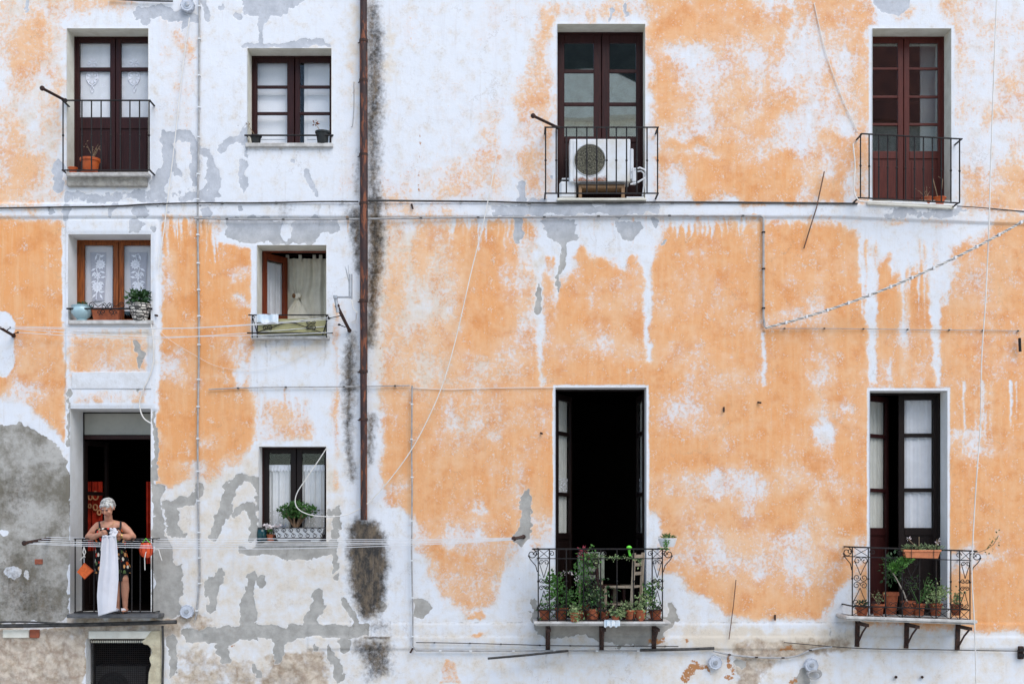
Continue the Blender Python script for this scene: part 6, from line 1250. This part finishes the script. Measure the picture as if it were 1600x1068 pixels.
# folded over the line and bunched in the hands
v2 = []
for j in range(4):
    for i in range(nx_+1):
        s_ = i/nx_; px = 160+21.5*s_; py = (838.5, 836.2, 837, 845)[j] + .5*math.sin(s_*19); yy = (-.535,-.525,-.495,-.49)[j] + .006*math.sin(s_*21); v2.append(W(px, py, yy))
m.add(v2, [(j*(nx_+1)+i,(j+1)*(nx_+1)+i,(j+1)*(nx_+1)+i+1,j*(nx_+1)+i+1) for j in range(3) for i in range(nx_)])
sh = tag(m.build('laundry_sheet', M['sheet'], None, smooth=True, origin=W(168,838,-.53)), 'long white sheet the woman hangs over the clothesline', 'sheet'); so = sh.modifiers.new('thickness','SOLIDIFY'); so.thickness = .005
m = MB(); r = random.Random(8); c0 = hands[1]+Vector((-.01,-.01,.035)); 
for i in range(8): p = c0+Vector((r.uniform(-.05,.04),r.uniform(-.04,.02),r.uniform(-.03,.035))); m.ell(c0+(p-c0)*.75, (.75*r.uniform(.02,.038),r.uniform(.015,.025),r.uniform(.018,.03)), 9, 6, Matrix.Rotation(r.uniform(0,3),3,'Y'))
m.add([W(171,837,-.50), W(177,826.5,-.47), W(185,829,-.45), W(181,837.5,-.50)], [(0,1,2,3)]); m.add([W(171,837,-.50), W(174,833,-.52), W(177,826.5,-.47)], [(0,1,2)])
m.build('bunched_corner', M['sheet'], sh, smooth=True)
for i, (px, lab) in enumerate(((165,'left'),(178,'right'))):
    m = MB(); p_ = W(px,838,-.535); m.box((p_.x-.006,p_.y-.02,p_.z-.03),(p_.x+.006,p_.y-.008,p_.z+.035)); m.box((p_.x-.006,p_.y+.05,p_.z-.03),(p_.x+.006,p_.y+.06,p_.z+.035))
# peg bag, orange cloth and string on the railing
e_ = empty('orange_cloth', W(130,870,-.3), 'square orange place mat hung by one corner on the left of the railing', 'mat'); m = MB(); m.add([W(120,893,-.30), W(131.5,879,-.31), W(146,891,-.31), W(132,904,-.30), W(120,893,-.285), W(131.5,879,-.295), W(146,891,-.295), W(132,904,-.285)], [(0,3,2,1),(4,5,6,7),(0,1,5,4),(1,2,6,5),(2,3,7,6),(3,0,4,7)]); m.build('cover', M['orange_cloth'], e_); m = MB(); m.tube([W(131.5,879,-.31), W(146,891,-.318), W(132,904,-.306)], .007, 5); m.build('edge_piping', simple('dark_orange_piping',(.42,.06,.01,1)), e_)
m = MB(); m.tube([W(131.5,880,-.30), W(131,866,-.29), W(131,857,-.28)], .004, 5); m.build('loop', M['rope'], e_)
e_ = empty('peg_basket', W(228,857,-.3), 'round red orange peg basket hanging on the right of the railing', 'basket'); c_ = W(228.5,858,-.31); m = MB(); m.lathe(c_+Vector((0,0,-.11)), [(.03,0),(.07,.03),(.088,.09),(.082,.15),(.06,.20),(.055,.20),(.075,.15),(.08,.09),(.06,.035),(0,.01)], 20, 1, .7); m.build('basket', simple('translucent_red_orange',(.72,.09,.02,1),(.6,.06,.015,1),14,.3,.001), e_, smooth=True)
m = MB()
for a__ in range(0,360,40): m.tube([c_+Vector((.078*math.cos(R_(a__)),.055*math.sin(R_(a__)),-.07)), c_+Vector((.094*math.cos(R_(a__)),.067*math.sin(R_(a__)),.0)), c_+Vector((.064*math.cos(R_(a__)),.045*math.sin(R_(a__)),.09))], .004, 4)
m.build('rib', simple('dark_red_rib',(.35,.03,.01,1)), e_); m = MB(); m.tube([c_+Vector((-.05,0,.09)), c_+Vector((0,-.02,.15)), c_+Vector((.05,0,.09))], .005); m.build('handle', M['lime'], e_)
m = MB(); m.tube([W(233,860,-.34), W(228,862,-.37), W(226,872,-.37), W(226.5,890,-.37)], .006); tag(m.build('string', M['white_cable'], None, smooth=True, origin=W(228,870,-.37)), 'white string dangling in front of the red orange basket', 'string')
m = MB(); m.tube([W(131,854,-.3), W(134,862,-.3), W(131,868,-.3), W(125,875,-.3)], .006); m.tube([W(131,854,-.3), W(129,862,-.3), W(133,870,-.3)], .005); tag(m.build('string', M['white_cable'], None, smooth=True, origin=W(130,862,-.3)), 'knotted white string above the orange mat', 'string')
m = MB(); m.tube([W(243,858,-.52), W(248,858,-.52), W(250,866,-.52), W(253,875,-.52)], .006); tag(m.build('string', M['white_cable'], None, smooth=True, origin=W(248,866,-.52)), 'short white string hanging over the wall right of the doorway', 'string')
# ------------------------------------------------------------------ across the street: the houses the panes reflect
def house(name, label, x0, x1, zt, y, mat, roof):
    e_ = empty(name, ((x0+x1)/2, y, 0), label, 'building'); m = MB(); m.box((x0,y-6,0),(x1,y,zt)); m.build('wall', M[mat], e_)
    m = MB(); xm = (x0+x1)/2; m.prism([(x0-.5,zt),(x1+.5,zt),(xm+2.5,zt+5),(xm-2.5,zt+5)], y-6.3, y+.4); m.build('roof', roof, e_)
    return e_
slate = simple('dark_slate_roof', (.035,.04,.035,1), (.02,.024,.022,1), 2, .8, .02, 6); tiles = simple('red_tile_roof', (.20,.07,.05,1), (.13,.05,.04,1), 2, .8, .02, 6)
h1 = house('opposite_house', 'cream house with a dark slate roof across the street', -1.5, 7.0, 21.4, -26, 'cream_trim', slate)
m = MB(); n_ = 24; m.prism([(0.4,21.3)] + [(2.75+2.3*math.cos(math.pi*(1-i/n_)), 21.4+1.5*math.sin(math.pi*i/n_)) for i in range(n_+1)] + [(5.1,21.3)], -26.0, -25.5); m.build('gable', M['cream_trim'], h1)
house('opposite_house', 'taller dark house with a red tiled roof across the street', 7.4, 16, 21.5, -27, 'stone', tiles)
